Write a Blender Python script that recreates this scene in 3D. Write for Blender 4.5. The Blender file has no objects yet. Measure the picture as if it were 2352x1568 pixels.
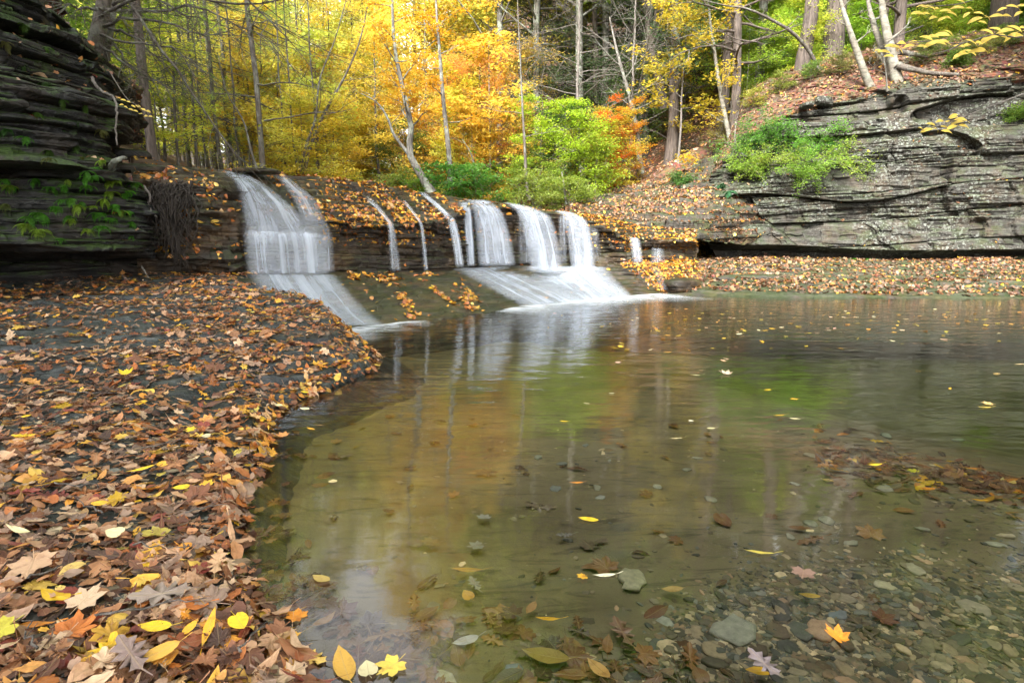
import bpy, math, random
import numpy as np
from math import radians, sin, cos, pi
from mathutils import Vector
rng = np.random.default_rng(7)
random.seed(7)
sc = bpy.context.scene
COL = sc.collection
# ------------------------------------------------------------------ camera geometry
H = 0.9                      # eye height above the pool, metres
TH = radians(9.73)           # camera pitch, downwards
FD = 2352 * 20 / 36          # focal length in pixels of the 2352 px wide view
def ray(dx, dy):
    xc, yc = (dx - 1176) / FD, (784 - dy) / FD
    return xc, cos(TH) + yc * sin(TH), yc * cos(TH) - sin(TH)
def W(dx, dy, Y):            # world point seen at (dx, dy) lying Y metres ahead
    a, b, c = ray(dx, dy); t = Y / b
    return np.array([a * t, Y, H + c * t])
def GZ(dx, dy, z=0.0):       # world point seen at (dx, dy) lying at height z
    a, b, c = ray(dx, dy); t = (z - H) / c
    return np.array([a * t, b * t, z])
def project(P):
    P = np.asarray(P, float)
    x, y, z = P[..., 0], P[..., 1], P[..., 2] - H
    d = y * cos(TH) - z * sin(TH); u = y * sin(TH) + z * cos(TH)
    d = np.maximum(d, 1e-3)
    return 1176 + FD * x / d, 784 - FD * u / d
# ------------------------------------------------------------------ noise
def _h(i, j, k, s):
    i = i.astype(np.int64); j = j.astype(np.int64); k = k.astype(np.int64)
    n = (i * 374761393 + j * 668265263 + k * 2147483647 + s * 974634777) & 0xFFFFFFFF
    n = ((n ^ (n >> 13)) * 1274126177) & 0xFFFFFFFF
    n = ((n ^ (n >> 16)) * 2246822519) & 0xFFFFFFFF
    n = n ^ (n >> 15)
    return (n & 0xFFFFFF) / float(0xFFFFFF)
def hsh(a, b=0, s=0):
    a = np.asarray(a, float); b = np.asarray(b, float) + np.zeros_like(a)
    return _h(np.floor(a), np.floor(b), np.zeros_like(a), s)
def vn(x, y, z=0.0, s=0):
    x = np.asarray(x, float); y = np.asarray(y, float) + 0 * x; z = np.asarray(z, float) + 0 * x
    xi, yi, zi = np.floor(x), np.floor(y), np.floor(z)
    fx, fy, fz = x - xi, y - yi, z - zi
    fx, fy, fz = fx*fx*(3-2*fx), fy*fy*(3-2*fy), fz*fz*(3-2*fz)
    r = 0
    for a in (0, 1):
        for b in (0, 1):
            for c in (0, 1):
                w = (fx if a else 1-fx) * (fy if b else 1-fy) * (fz if c else 1-fz)
                r = r + w * _h(xi+a, yi+b, zi+c, s)
    return r * 2 - 1
def fbm(x, y, z=0.0, s=0, o=4):
    r, a, f = 0, 0.5, 1.0
    for i in range(o):
        r = r + a * vn(np.asarray(x)*f, np.asarray(y)*f, np.asarray(z)*f, s + i*17); a *= 0.5; f *= 2.03
    return r
def sstep(a, b, x):
    t = np.clip((x - a) / (b - a), 0, 1); return t*t*(3-2*t)
# ------------------------------------------------------------------ meshes and objects
def mesh_np(name, V, faces, mats=(), tint=None, uv=None, smooth=False, mat_idx=None):
    """faces: list of (n, k) index arrays; tint: per vertex rgb; uv: per vertex uv."""
    V = np.ascontiguousarray(V, np.float32).reshape(-1, 3)
    faces = [np.asarray(f, np.int32).reshape(-1, np.asarray(f).shape[-1]) for f in faces if len(f)]
    me = bpy.data.meshes.new(name)
    me.vertices.add(len(V)); me.vertices.foreach_set('co', V.ravel())
    loops = np.concatenate([f.ravel() for f in faces])
    tot = np.concatenate([np.full(len(f), f.shape[1], np.int32) for f in faces])
    st = np.concatenate([[0], np.cumsum(tot)[:-1]]).astype(np.int32)
    me.loops.add(len(loops)); me.loops.foreach_set('vertex_index', loops)
    me.polygons.add(len(tot)); me.polygons.foreach_set('loop_start', st)
    me.polygons.foreach_set('loop_total', tot)
    me.polygons.foreach_set('use_smooth', np.full(len(tot), bool(smooth)))
    if mat_idx is not None: me.polygons.foreach_set('material_index', np.asarray(mat_idx, np.int32))
    if tint is not None:
        a = me.color_attributes.new('tint', 'FLOAT_COLOR', 'POINT')
        c = np.ones((len(V), 4), np.float32); c[:, :3] = tint
        a.data.foreach_set('color', c.ravel())
    if uv is not None:
        l = me.uv_layers.new(name='UVMap')
        l.data.foreach_set('uv', np.asarray(uv, np.float32)[loops].ravel())
    for m in mats: me.materials.append(m)
    me.update(calc_edges=True); me.validate()
    return me
def grid_faces(nr, nc):
    i = np.arange(nr*nc).reshape(nr, nc)
    return np.stack([i[:-1, :-1], i[:-1, 1:], i[1:, 1:], i[1:, :-1]], -1).reshape(-1, 4)
def link(name, me, parent=None, loc=None, rot=None, scale=None):
    o = bpy.data.objects.new(name, me); COL.objects.link(o)
    if parent is not None: o.parent = parent
    if loc is not None: o.location = [float(v) for v in loc]
    if rot is not None: o.rotation_euler = rot
    if scale is not None: o.scale = (scale,)*3 if np.isscalar(scale) else scale
    return o
def tag(o, label=None, cat=None, group=None, kind=None):
    if label: o['label'] = label
    if cat: o['category'] = cat
    if group: o['group'] = group
    if kind: o['kind'] = kind
    return o
class MB:
    """collects tubes into one mesh"""
    def __init__(s): s.V = []; s.F = []; s.T = []; s.n = 0
    def add(s, V, F, F3=None):
        s.V.append(np.asarray(V)); s.F.append(np.asarray(F) + s.n)
        if F3 is not None: s.T.append(np.asarray(F3) + s.n)
        s.n += len(V)
    def tube(s, pts, rad, k=6, rough=0.0):
        pts = np.asarray(pts, float); n = len(pts)
        rad = np.broadcast_to(np.asarray(rad, float), (n,))
        t = np.gradient(pts, axis=0); t /= np.linalg.norm(t, axis=1)[:, None] + 1e-9
        ref = np.array([0, 0, 1.0]) if abs(t[0][2]) < 0.9 else np.array([1.0, 0, 0])
        a = np.cross(t, ref); a /= np.linalg.norm(a, axis=1)[:, None] + 1e-9
        b = np.cross(t, a)
        ang = np.arange(k) * 2*pi/k
        rr = rad[:, None] * (1 + (rough * (rng.random((n, k)) - .5) if rough else 0))
        V = pts[:, None] + rr[..., None] * (a[:, None]*np.cos(ang)[None, :, None] + b[:, None]*np.sin(ang)[None, :, None])
        i = np.arange(n*k).reshape(n, k); j = np.roll(i, -1, 1)
        F = np.stack([i[:-1], j[:-1], j[1:], i[1:]], -1).reshape(-1, 4)
        cap = np.array([[i[-1, q], i[-1, (q+1) % k], i[-1, (q+2) % k]] for q in range(0, k-2)]) if k > 3 else i[-1:, :3]
        capt = np.array([[i[-1, 0], i[-1, q], i[-1, q+1]] for q in range(1, k-1)])
        s.add(V.reshape(-1, 3), F, capt)
    def mesh(s, name, mats, smooth=True):
        F = [np.concatenate(s.F)]
        if s.T: F.append(np.concatenate(s.T))
        return mesh_np(name, np.concatenate(s.V), F, mats, smooth=smooth)
# ------------------------------------------------------------------ materials
class NT:
    def __init__(s, name):
        s.m = bpy.data.materials.new(name); s.m.use_nodes = True
        s.t = s.m.node_tree; s.t.nodes.clear()
        s.out = s.t.nodes.new('ShaderNodeOutputMaterial')
    def n(s, typ, **kw):
        x = s.t.nodes.new(typ)
        for k, v in kw.items():
            if k.startswith('_'): setattr(x, k[1:], v)
        for k, v in kw.items():
            if not k.startswith('_'):
                k = int(k[1:]) if k[0] == 'i' and k[1:].isdigit() else k.replace('__', ' ')
                sock = x.inputs[k]
                if isinstance(v, bpy.types.NodeSocket): s.t.links.new(v, sock)
                else: sock.default_value = v
        return x
    def geo(s): return s.n('ShaderNodeNewGeometry').outputs['Position']
    def objc(s): return s.n('ShaderNodeTexCoord').outputs['Object']
    def map(s, v, sc_=(1, 1, 1), loc=(0, 0, 0), rot=(0, 0, 0)):
        return s.n('ShaderNodeMapping', Vector=v, Scale=sc_, Location=loc, Rotation=rot).outputs[0]
    def noise(s, v, scale, detail=4, rough=.55, dist=0.0):
        return s.n('ShaderNodeTexNoise', Vector=v, Scale=scale, Detail=detail, Roughness=rough, Distortion=dist).outputs['Fac']
    def vor(s, v, scale, feat='F1', out='Distance', rnd=1.0):
        return s.n('ShaderNodeTexVoronoi', _feature=feat, Vector=v, Scale=scale, Randomness=rnd).outputs[out]
    def ramp(s, f, stops, interp='LINEAR'):
        r = s.n('ShaderNodeValToRGB', Fac=f); e = r.color_ramp.elements; r.color_ramp.interpolation = interp
        while len(e) < len(stops): e.new(.5)
        for q, (p, c) in zip(e, stops):
            q.position = p; q.color = (c, c, c, 1) if np.isscalar(c) else (*c, 1)
        return r.outputs['Color']
    def mix(s, f, a, b, mode='MIX'):
        x = s.n('ShaderNodeMix', _data_type='RGBA', _blend_type=mode)
        for i, v in ((0, f), (6, a), (7, b)):
            if isinstance(v, bpy.types.NodeSocket): s.t.links.new(v, x.inputs[i])
            else: x.inputs[i].default_value = v if i == 0 else (*v, 1)
        return x.outputs[2]
    def math(s, op, a, b=0.0, c=0.0, clamp=False):
        return s.n('ShaderNodeMath', _operation=op, _use_clamp=clamp, i0=a, i1=b, i2=c).outputs[0]
    def sep(s, v): return s.n('ShaderNodeSeparateXYZ', Vector=v).outputs
    def attr(s, name): return s.n('ShaderNodeAttribute', _attribute_name=name).outputs['Color']
    def bump(s, h, strength=.5, dist=.02, normal=None):
        kw = dict(Height=h, Strength=strength, Distance=dist)
        if normal is not None: kw['Normal'] = normal
        return s.n('ShaderNodeBump', **kw).outputs[0]
    def princ(s, col, rough=.7, normal=None, **kw):
        d = {'Base__Color': col if isinstance(col, bpy.types.NodeSocket) else (*col, 1), 'Roughness': rough}
        if normal is not None: d['Normal'] = normal
        d.update(kw)
        return s.n('ShaderNodeBsdfPrincipled', **d).outputs[0]
    def done(s, sh, vol=None):
        if sh is not None: s.t.links.new(sh, s.out.inputs['Surface'])
        if vol is not None: s.t.links.new(vol, s.out.inputs['Volume'])
        return s.m
def rock_mat(name, cols, wet=.5, lichen=0.0, moss=0.0, strata=45, rust=0.0, dark_strata=True, patch=1.6, crack=.5, streak=0.0):
    """layered shale: cols = dark, mid, light"""
    t = NT(name); p = t.geo()
    flat = t.map(p, (1.2, 1.2, strata))
    n1 = t.noise(flat, 1.0, 6, .6, .4)
    n2 = t.noise(p, patch, 5, .6)
    n3 = t.noise(t.map(p, (9, 9, 22)), 1.0, 6, .65)
    base = t.ramp(n1, [(.28, cols[0]), (.5, cols[1]), (.72, cols[2])])
    base = t.mix(t.ramp(n2, [(.35, 0), (.68, 1)]), base, t.mix(.55, base, cols[0]))
    base = t.mix(t.ramp(n3, [(.40, 0), (.75, .6)]), base, cols[2])
    if rust:
        rm = t.ramp(t.noise(p, 2.3, 5, .65), [(.46, 0), (.66, rust)])
        base = t.mix(rm, base, t.ramp(n3, [(.3, (.055, .03, .012)), (.7, (.16, .095, .04))]))
    if lichen:
        sp = t.vor(t.map(p, (1, 1, 1)), 9)
        sp2 = t.vor(p, 21)
        zone = t.ramp(t.noise(p, .9, 4, .6), [(.40, 0), (.58, 1)])
        spr = t.noise(p, 26, 3, .6)
        l1 = t.ramp(t.math('ADD', sp, t.math('MULTIPLY', spr, .35)), [(.42, 1), (.50, 0)])
        l2 = t.ramp(t.math('ADD', sp2, t.math('MULTIPLY', t.noise(p, 60, 2), .4)), [(.46, 1), (.56, 0)])
        lm = t.math('MULTIPLY', t.math('MAXIMUM', l1, l2), t.math('MULTIPLY', zone, lichen))
        base = t.mix(lm, base, (.165, .175, .155))
        base = t.mix(t.math('MULTIPLY', t.ramp(t.noise(p, 5, 4), [(.5, 0), (.7, 1)]), .35), base, (.08, .085, .072))
    if moss:
        nz = t.sep(t.n('ShaderNodeNewGeometry').outputs['Normal'])[2]
        mm = t.math('MULTIPLY', t.ramp(t.math('ADD', t.noise(p, 3.2, 5, .7), t.math('MULTIPLY', nz, .18)), [(.52, 0), (.66, 1)]), moss)
        base = t.mix(mm, base, t.ramp(t.noise(p, 40, 3), [(.3, (.012, .028, .004)), (.7, (.05, .095, .012))]))
    rgh = t.ramp(t.noise(p, 4, 4), [(.3, max(.12, .75 - wet)), (.7, .95 - wet * .6)])
    b1 = t.bump(n1, .9, .018)
    b2 = t.bump(n3, .8, .012, b1)
    if streak:         # broken edges of thin flags, running with the bedding
        sk = t.noise(t.map(p, (2.2, 13, 1), rot=(0, 0, .18)), 1.0, 7, .7, 1.2)
        b2 = t.bump(sk, .9, streak, b2)
        base = t.mix(t.ramp(sk, [(.40, .8), (.50, 0)]), base, cols[0])
        base = t.mix(t.ramp(sk, [(.56, 0), (.66, .7)]), base, cols[2])
    cr = t.vor(t.map(p, (2.2, 2.2, 9)), 1.4, 'DISTANCE_TO_EDGE')
    b3 = t.bump(t.ramp(cr, [(.0, 0), (.05, 1)]), crack, .012, b2)
    return t.done(t.princ(base, rgh, b3, **{'Specular__IOR__Level': .10 + .22*(wet > .25)}))
def bark_mat(name, a, b, scale=1.0, lich=0.0, rings=False):
    t = NT(name); p = t.geo()
    v = t.map(p, (22*scale, 22*scale, 3.2*scale) if not rings else (6, 6, 26))
    n = t.noise(v, 1.0, 5, .65, .3)
    c = t.ramp(n, [(.32, a), (.66, b)])
    if lich: c = t.mix(t.math('MULTIPLY', t.ramp(t.noise(p, 5, 4), [(.5, 0), (.62, 1)]), lich), c, (.30, .34, .28))
    return t.done(t.princ(c, .9, t.bump(n, .9, .03 if not rings else .01)))
def leaf_mat(name, trans=.45, use_obj=True, veins=False, gloss=.5, sat=1.0):
    t = NT(name)
    c = t.attr('tint')
    if use_obj: c = t.mix(1.0, c, t.n('ShaderNodeObjectInfo').outputs['Color'], 'MULTIPLY')
    nrm = None
    if veins:
        p = t.geo()
        uv = t.sep(t.n('ShaderNodeTexCoord').outputs['UV'])
        u = t.math('ABSOLUTE', uv[0]); v = uv[1]
        side = t.math('ABSOLUTE', t.math('SUBTRACT', t.math('FRACT', t.math('ADD', t.math('MULTIPLY', v, 5.5), t.math('MULTIPLY', u, -4.2))), .5))
        vein = t.math('MAXIMUM', t.ramp(u, [(.012, 1), (.035, 0)]), t.math('MULTIPLY', t.ramp(side, [(.0, .8), (.08, 0)]), .7))
        bl = t.noise(p, 34, 4, .7)
        c = t.mix(t.ramp(bl, [(.50, 0), (.72, .65)]), c, t.mix(1.0, c, (.45, .30, .22), 'MULTIPLY'))
        c = t.mix(t.math('MULTIPLY', vein, .32), c, (.42, .30, .15))
        nrm = t.bump(t.math('ADD', vein, t.math('MULTIPLY', t.noise(p, 90, 3), .8)), .35, .003)
    kw = dict(Color=c)
    if nrm is not None: kw['Normal'] = nrm
    d = t.princ(c, gloss, nrm)
    tr = t.n('ShaderNodeBsdfTranslucent', **kw).outputs[0]
    return t.done(t.n('ShaderNodeMixShader', Fac=trans, i1=d, i2=tr).outputs[0])
M = {}
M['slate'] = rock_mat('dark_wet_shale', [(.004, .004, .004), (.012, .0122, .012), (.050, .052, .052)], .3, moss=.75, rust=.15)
M['falls_rock'] = rock_mat('brown_wet_shale', [(.005, .004, .003), (.018, .0135, .0095), (.056, .043, .031)], .42, moss=.22, rust=.55, strata=38)
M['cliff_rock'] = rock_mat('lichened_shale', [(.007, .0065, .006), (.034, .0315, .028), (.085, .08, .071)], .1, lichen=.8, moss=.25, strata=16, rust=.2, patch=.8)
M['ledge_rock'] = rock_mat('ledge_shale', [(.014, .013, .011), (.042, .039, .034), (.095, .088, .076)], .2, moss=.35, strata=30, rust=.4)
M['bank_rock'] = rock_mat('blue_grey_shale', [(.010, .011, .012), (.034, .038, .041), (.10, .11, .115)], .45, moss=.15, strata=60, crack=.12, streak=.035)
M['bark_brown'] = bark_mat('hemlock_bark', (.028, .021, .017), (.125, .098, .082), 1.0)
M['bark_dark'] = bark_mat('dark_bark', (.026, .021, .017), (.12, .10, .082), 1.5, .25)
M['bark_grey'] = bark_mat('grey_bark', (.045, .042, .036), (.165, .152, .132), 1.0, .5)
M['bark_birch'] = bark_mat('birch_bark', (.06, .055, .042), (.20, .18, .145), 1.0, .3, rings=True)
M['twig'] = bark_mat('twig_bark', (.06, .05, .045), (.20, .18, .16), 2.0)
M['crown'] = leaf_mat('autumn_foliage', .58)
M['litter'] = leaf_mat('fallen_leaf', .18, use_obj=False, veins=True, gloss=.55)
M['wet_leaf'] = leaf_mat('wet_fallen_leaf', .06, use_obj=False, veins=True, gloss=.25)
M['near_leaf'] = leaf_mat('hanging_leaf', .45, use_obj=False, veins=True, gloss=.5)
def soil():
    t = NT('forest_floor'); p = t.geo()
    n = t.noise(p, 6, 6, .7); n2 = t.vor(p, 14, 'F1', 'Color')
    c = t.ramp(n, [(.3, (.018, .012, .008)), (.5, (.06, .035, .02)), (.7, (.13, .07, .035))])
    c = t.mix(.35, c, t.mix(1.0, n2, (.22, .11, .05), 'MULTIPLY'))
    return t.done(t.princ(c, .95, t.bump(n, .8, .05)))
M['soil'] = soil()
def sand():
    t = NT('pool_sand'); p = t.geo()
    n = t.noise(t.map(p, (1.0, 2.2, 1)), 1.3, 6, .6, .5); f = t.noise(p, 120, 3, .7)
    c = t.ramp(n, [(.3, (.105, .080, .042)), (.5, (.168, .134, .072)), (.72, (.235, .192, .108))])
    c = t.mix(t.ramp(t.noise(t.map(p, (2.0, 6.5, 1)), 2.2, 5, .7, 1.2), [(.53, 0), (.66, .75)]), c, (.035, .03, .018))
    c = t.mix(t.ramp(t.noise(t.map(p, (1, 2, 1)), 3.0, 3), [(.62, 0), (.7, .45)]), c, (.075, .085, .08))
    c = t.mix(t.math('MULTIPLY', f, .30), c, (.07, .05, .02))
    return t.done(t.princ(c, .9, t.bump(t.math('ADD', f, t.math('MULTIPLY', n, 3)), .7, .006)))
M['sand'] = sand()
def stone():
    t = NT('river_stone'); p = t.geo()
    c = t.mix(1.0, t.attr('tint'), t.ramp(t.noise(p, 38, 5, .7), [(.3, .6), (.7, 1.25)]), 'MULTIPLY')
    return t.done(t.princ(c, .75, t.bump(t.noise(p, 60, 4), .5, .004)))
M['stone'] = stone()
def water():
    t = NT('pool_water'); p = t.geo()
    s = t.sep(p)
    # ripples spread from the foot of the falls and calm down towards the shore
    far = t.ramp(t.math('MULTIPLY', s[1], .1), [(.12, .05), (.40, .45), (.65, 1)])
    rp = t.math('ADD', t.noise(t.map(p, (1.3, 4.2, 1)), 1.6, 2, .5, .5), t.math('MULTIPLY', t.noise(t.map(p, (3, 10, 1)), 1.8, 2, .5, .6), .3))
    nb = t.bump(t.math('MULTIPLY', rp, far), 1.0, .010)
    fr = t.n('ShaderNodeFresnel', IOR=1.46, Normal=nb).outputs[0]
    fr = t.math('MULTIPLY', fr, 1.12, clamp=True)
    gl = t.n('ShaderNodeBsdfGlossy', Color=(1, 1, 1, 1), Roughness=.05, Normal=nb).outputs[0]
    tr = t.n('ShaderNodeBsdfTransparent', Color=(.97, .98, .95, 1)).outputs[0]
    sh = t.n('ShaderNodeMixShader', Fac=fr, i1=tr, i2=gl).outputs[0]
    vol = t.n('ShaderNodeVolumeAbsorption', Color=(.60, .70, .44, 1), Density=.62).outputs[0]
    return t.done(sh, vol)
M['water'] = water()
def falls(name, fu=12, thr=.47, soft=.22, fray=.5, top=.92, veil=.3):
    """falling white water: threads that run along v, thin out and fray towards the sides"""
    t = NT(name)
    uv = t.n('ShaderNodeTexCoord').outputs['UV']
    wob = t.noise(t.map(uv, (1.3, 1.1, 1)), 1.0, 2, .5)
    s0 = t.sep(uv)
    u = t.math('ADD', s0[0], t.math('MULTIPLY', wob, .10))
    q = t.n('ShaderNodeCombineXYZ', X=u, Y=s0[1], Z=0.0).outputs[0]
    st = t.noise(t.map(q, (fu, .35, 1)), 1.0, 2, .6)
    st2 = t.noise(t.map(q, (fu*2.7, .8, 1)), 1.0, 2, .6)
    big = t.noise(t.map(q, (fu*.25, .9, 1)), 1.0, 2, .5)
    brk = t.noise(t.map(q, (fu*.5, 4.5, 1)), 1.0, 3, .6)
    a = t.math('ADD', t.math('MULTIPLY', st, .42), t.math('ADD', t.math('MULTIPLY', st2, .18), t.math('ADD', t.math('MULTIPLY', big, .30), t.math('MULTIPLY', brk, .10))))
    edge = t.sep(t.attr('tint'))[0]
    a = t.math('ADD', a, t.math('MULTIPLY', t.math('SUBTRACT', edge, 1.0), fray*.5))
    a = t.n('ShaderNodeMapRange', _interpolation_type='SMOOTHSTEP', i0=a, i1=thr, i2=thr+soft, i3=0.0, i4=top).outputs[0]
    vl = t.math('MULTIPLY', t.ramp(big, [(.25, .35), (.65, 1)]), veil)
    a = t.math('MAXIMUM', a, vl)
    a = t.math('MULTIPLY', a, t.math('MULTIPLY', edge, 2.2, clamp=True), clamp=True)
    d = t.n('ShaderNodeBsdfDiffuse', Color=(.70, .77, .88, 1)).outputs[0]
    l = t.n('ShaderNodeBsdfTranslucent', Color=(.70, .77, .88, 1)).outputs[0]
    w = t.n('ShaderNodeMixShader', Fac=.4, i1=d, i2=l).outputs[0]
    tr = t.n('ShaderNodeBsdfTransparent').outputs[0]
    return t.done(t.n('ShaderNodeMixShader', Fac=a, i1=tr, i2=w).outputs[0])
M['falls'] = falls('falling_water', 9, .335, .36, .45, .92, .22)
M['falls_thin'] = falls('thin_falling_water', 16, .38, .34, .35, .65, .12)
M['slide'] = falls('sliding_water', 7, .34, .40, .5, .88, .24)
M['apron'] = falls('white_apron_water', 6, .33, .40, .6, .84, .28)
def foam():
    t = NT('foam'); p = t.geo()
    a = t.noise(t.map(p, (3.0, 9, 1)), 1.6, 5, .6, .8)
    a = t.math('MULTIPLY', t.ramp(a, [(.28, 0), (.78, 1)]), t.sep(t.attr('tint'))[0], clamp=True)
    d = t.n('ShaderNodeBsdfDiffuse', Color=(.66, .71, .76, 1)).outputs[0]
    tr = t.n('ShaderNodeBsdfTransparent').outputs[0]
    return t.done(t.n('ShaderNodeMixShader', Fac=a, i1=tr, i2=d).outputs[0])
M['foam'] = foam()
# ------------------------------------------------------------------ surfaces
def cr_interp(A, t):
    """Catmull-Rom along axis 1 of A (R, C, 3) at parameters t in 0..C-1"""
    C = A.shape[1]; i = np.clip(np.floor(t).astype(int), 0, C-2); f = (t - i)[None, :, None]
    g = lambda k: A[:, np.clip(k, 0, C-1)]
    p0, p1, p2, p3 = g(i-1), g(i), g(i+1), g(i+2)
    return .5*((2*p1) + (-p0+p2)*f + (2*p0-5*p1+4*p2-p3)*f**2 + (-p0+3*p1-3*p2+p3)*f**3)
def loft_base(net, nr, nc, rowt=None):
    net = np.asarray(net, float)
    R, C = net.shape[:2]
    L = np.linalg.norm(np.diff(net, axis=1), axis=2).mean(0); cum = np.concatenate([[0], np.cumsum(L)])
    tc = np.interp(np.linspace(0, cum[-1], nc), cum, np.arange(C))
    A = cr_interp(net, tc)
    Lr = np.linalg.norm(np.diff(net, axis=0), axis=2).mean(1); cr = np.concatenate([[0], np.cumsum(Lr)])
    tr = np.interp(np.linspace(0, cr[-1], nr), cr, np.arange(R))
    i = np.clip(np.floor(tr).astype(int), 0, R-2); f = (tr - i)[:, None, None]
    return A[i]*(1-f) + A[i+1]*f, tr, tc
def normals(P):
    du = np.gradient(P, axis=1); dv = np.gradient(P, axis=0)
    n = np.cross(du, dv); n /= np.linalg.norm(n, axis=2)[..., None] + 1e-9
    return n
def strata_off(P, K, seed, blk=1.5, tilt=(0.0, 0.0)):
    x, y, z = P[..., 0], P[..., 1], P[..., 2]
    zz = z + tilt[0]*x + tilt[1]*y + .06*vn(x*.5, y*.5, 0, seed)
    q = zz*K + .45*vn(zz*K*.45, x*.12, y*.12, seed+1) + .35*vn(x*.35, y*.35, seed*.1, seed+6)
    L = np.floor(q); f = q - L
    s = (x*.8 + y*.6)
    ph = hsh(L, 0, seed+2)*20
    u = s*blk*(.5 + hsh(L, 5, seed+3)) + ph + .10*vn(x*3, y*3, z*3, seed+4) + .10*z*blk*(hsh(L, 9, seed+8)-.5)
    b = np.floor(u); fb = u - b
    h0 = hsh(L, b, seed+5); h1 = hsh(L, b+1, seed+5)
    w = sstep(.965, 1.0, fb)
    v = h0*(1-w) + h1*w
    cw = min(.10, .012*K)
    crack = np.exp(-((f)/cw)**2) + np.exp(-((1-f)/cw)**2) + .35*np.exp(-((1-fb)/.012)**2)
    lean = (f-.5)*(hsh(L, b, seed+7)-.3)*.5          # each block's face leans a little its own way
    return (v - .5) + lean - .30*np.clip(crack, 0, 1)
def rockify(P, amps, seed, tilt=(0, 0), sgn=1, terr=None, noise_amp=.03, guard=None, massive=0.0, level=False):
    N = normals(P)
    out = N * sgn
    if level:            # beds jut out level, along one heading for each column of the face
        m = out.copy(); m[..., 2] = 0; m = m.mean(0, keepdims=True); m /= np.linalg.norm(m, axis=2)[..., None] + 1e-9
        out = out*0 + m
    hz = 1 - np.abs(N[..., 2])**2
    hz = np.clip(hz*1.5, 0, 1)
    d = 0
    for k, (K, a, blk) in enumerate(amps):
        s = a * strata_off(P, K, seed + 31*k, blk, tilt)
        if massive and K > 3:       # some beds are massive and smooth, others thin and flaggy
            m = sstep(-.10, .16, vn(P[..., 0]*.30, P[..., 1]*.3, P[..., 2]*1.7, seed+55) + .12)
            s = s*(1 - massive*m)
        d = d + s
    x, y, z = P[..., 0], P[..., 1], P[..., 2]
    if level: hz = np.maximum(hz, .8)
    wx, wy, wz = x + .08*vn(x*5, y*5, z*5, seed+60), y + .08*vn(x*5, y*5, z*5, seed+61), z + .04*vn(x*5, y*5, z*8, seed+62)
    chip = _h(np.floor(wx*2.6), np.floor(wy*2.6), np.floor(wz*9), seed+63) - .5
    d = d * hz + noise_amp * (.45*fbm(x*2.2, y*2.2, z*3, seed+9, 6) + .8*chip*hz)
    if guard is not None: d = d * guard
    Q = P + out * d[..., None]
    if terr:
        h, amt = terr
        nz = .5*vn(x*.9, y*.9, 0, seed+11) + .35*vn(x*3.1, y*3.1, 0, seed+12)
        q = Q[..., 2]/h + nz; L = np.floor(q); f = q - L
        zt = (L + sstep(.72, 1, f) - nz)*h + .25*h
        w = np.clip(np.abs(N[..., 2])*1.6 - .3, 0, 1) * amt
        if guard is not None: w = w*guard
        Q[..., 2] += (zt - Q[..., 2]) * w
    return Q
def grid_obj(name, P, mat, label=None, kind='structure', tint=None, uv=None, smooth=True, cat=None):
    nr, nc = P.shape[:2]
    o = link(name, mesh_np(name, P.reshape(-1, 3), [grid_faces(nr, nc)], [mat], smooth=smooth,
                           tint=None if tint is None else tint.reshape(-1, 3), uv=None if uv is None else uv.reshape(-1, 2)))
    return tag(o, label, cat, kind=kind)
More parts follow.
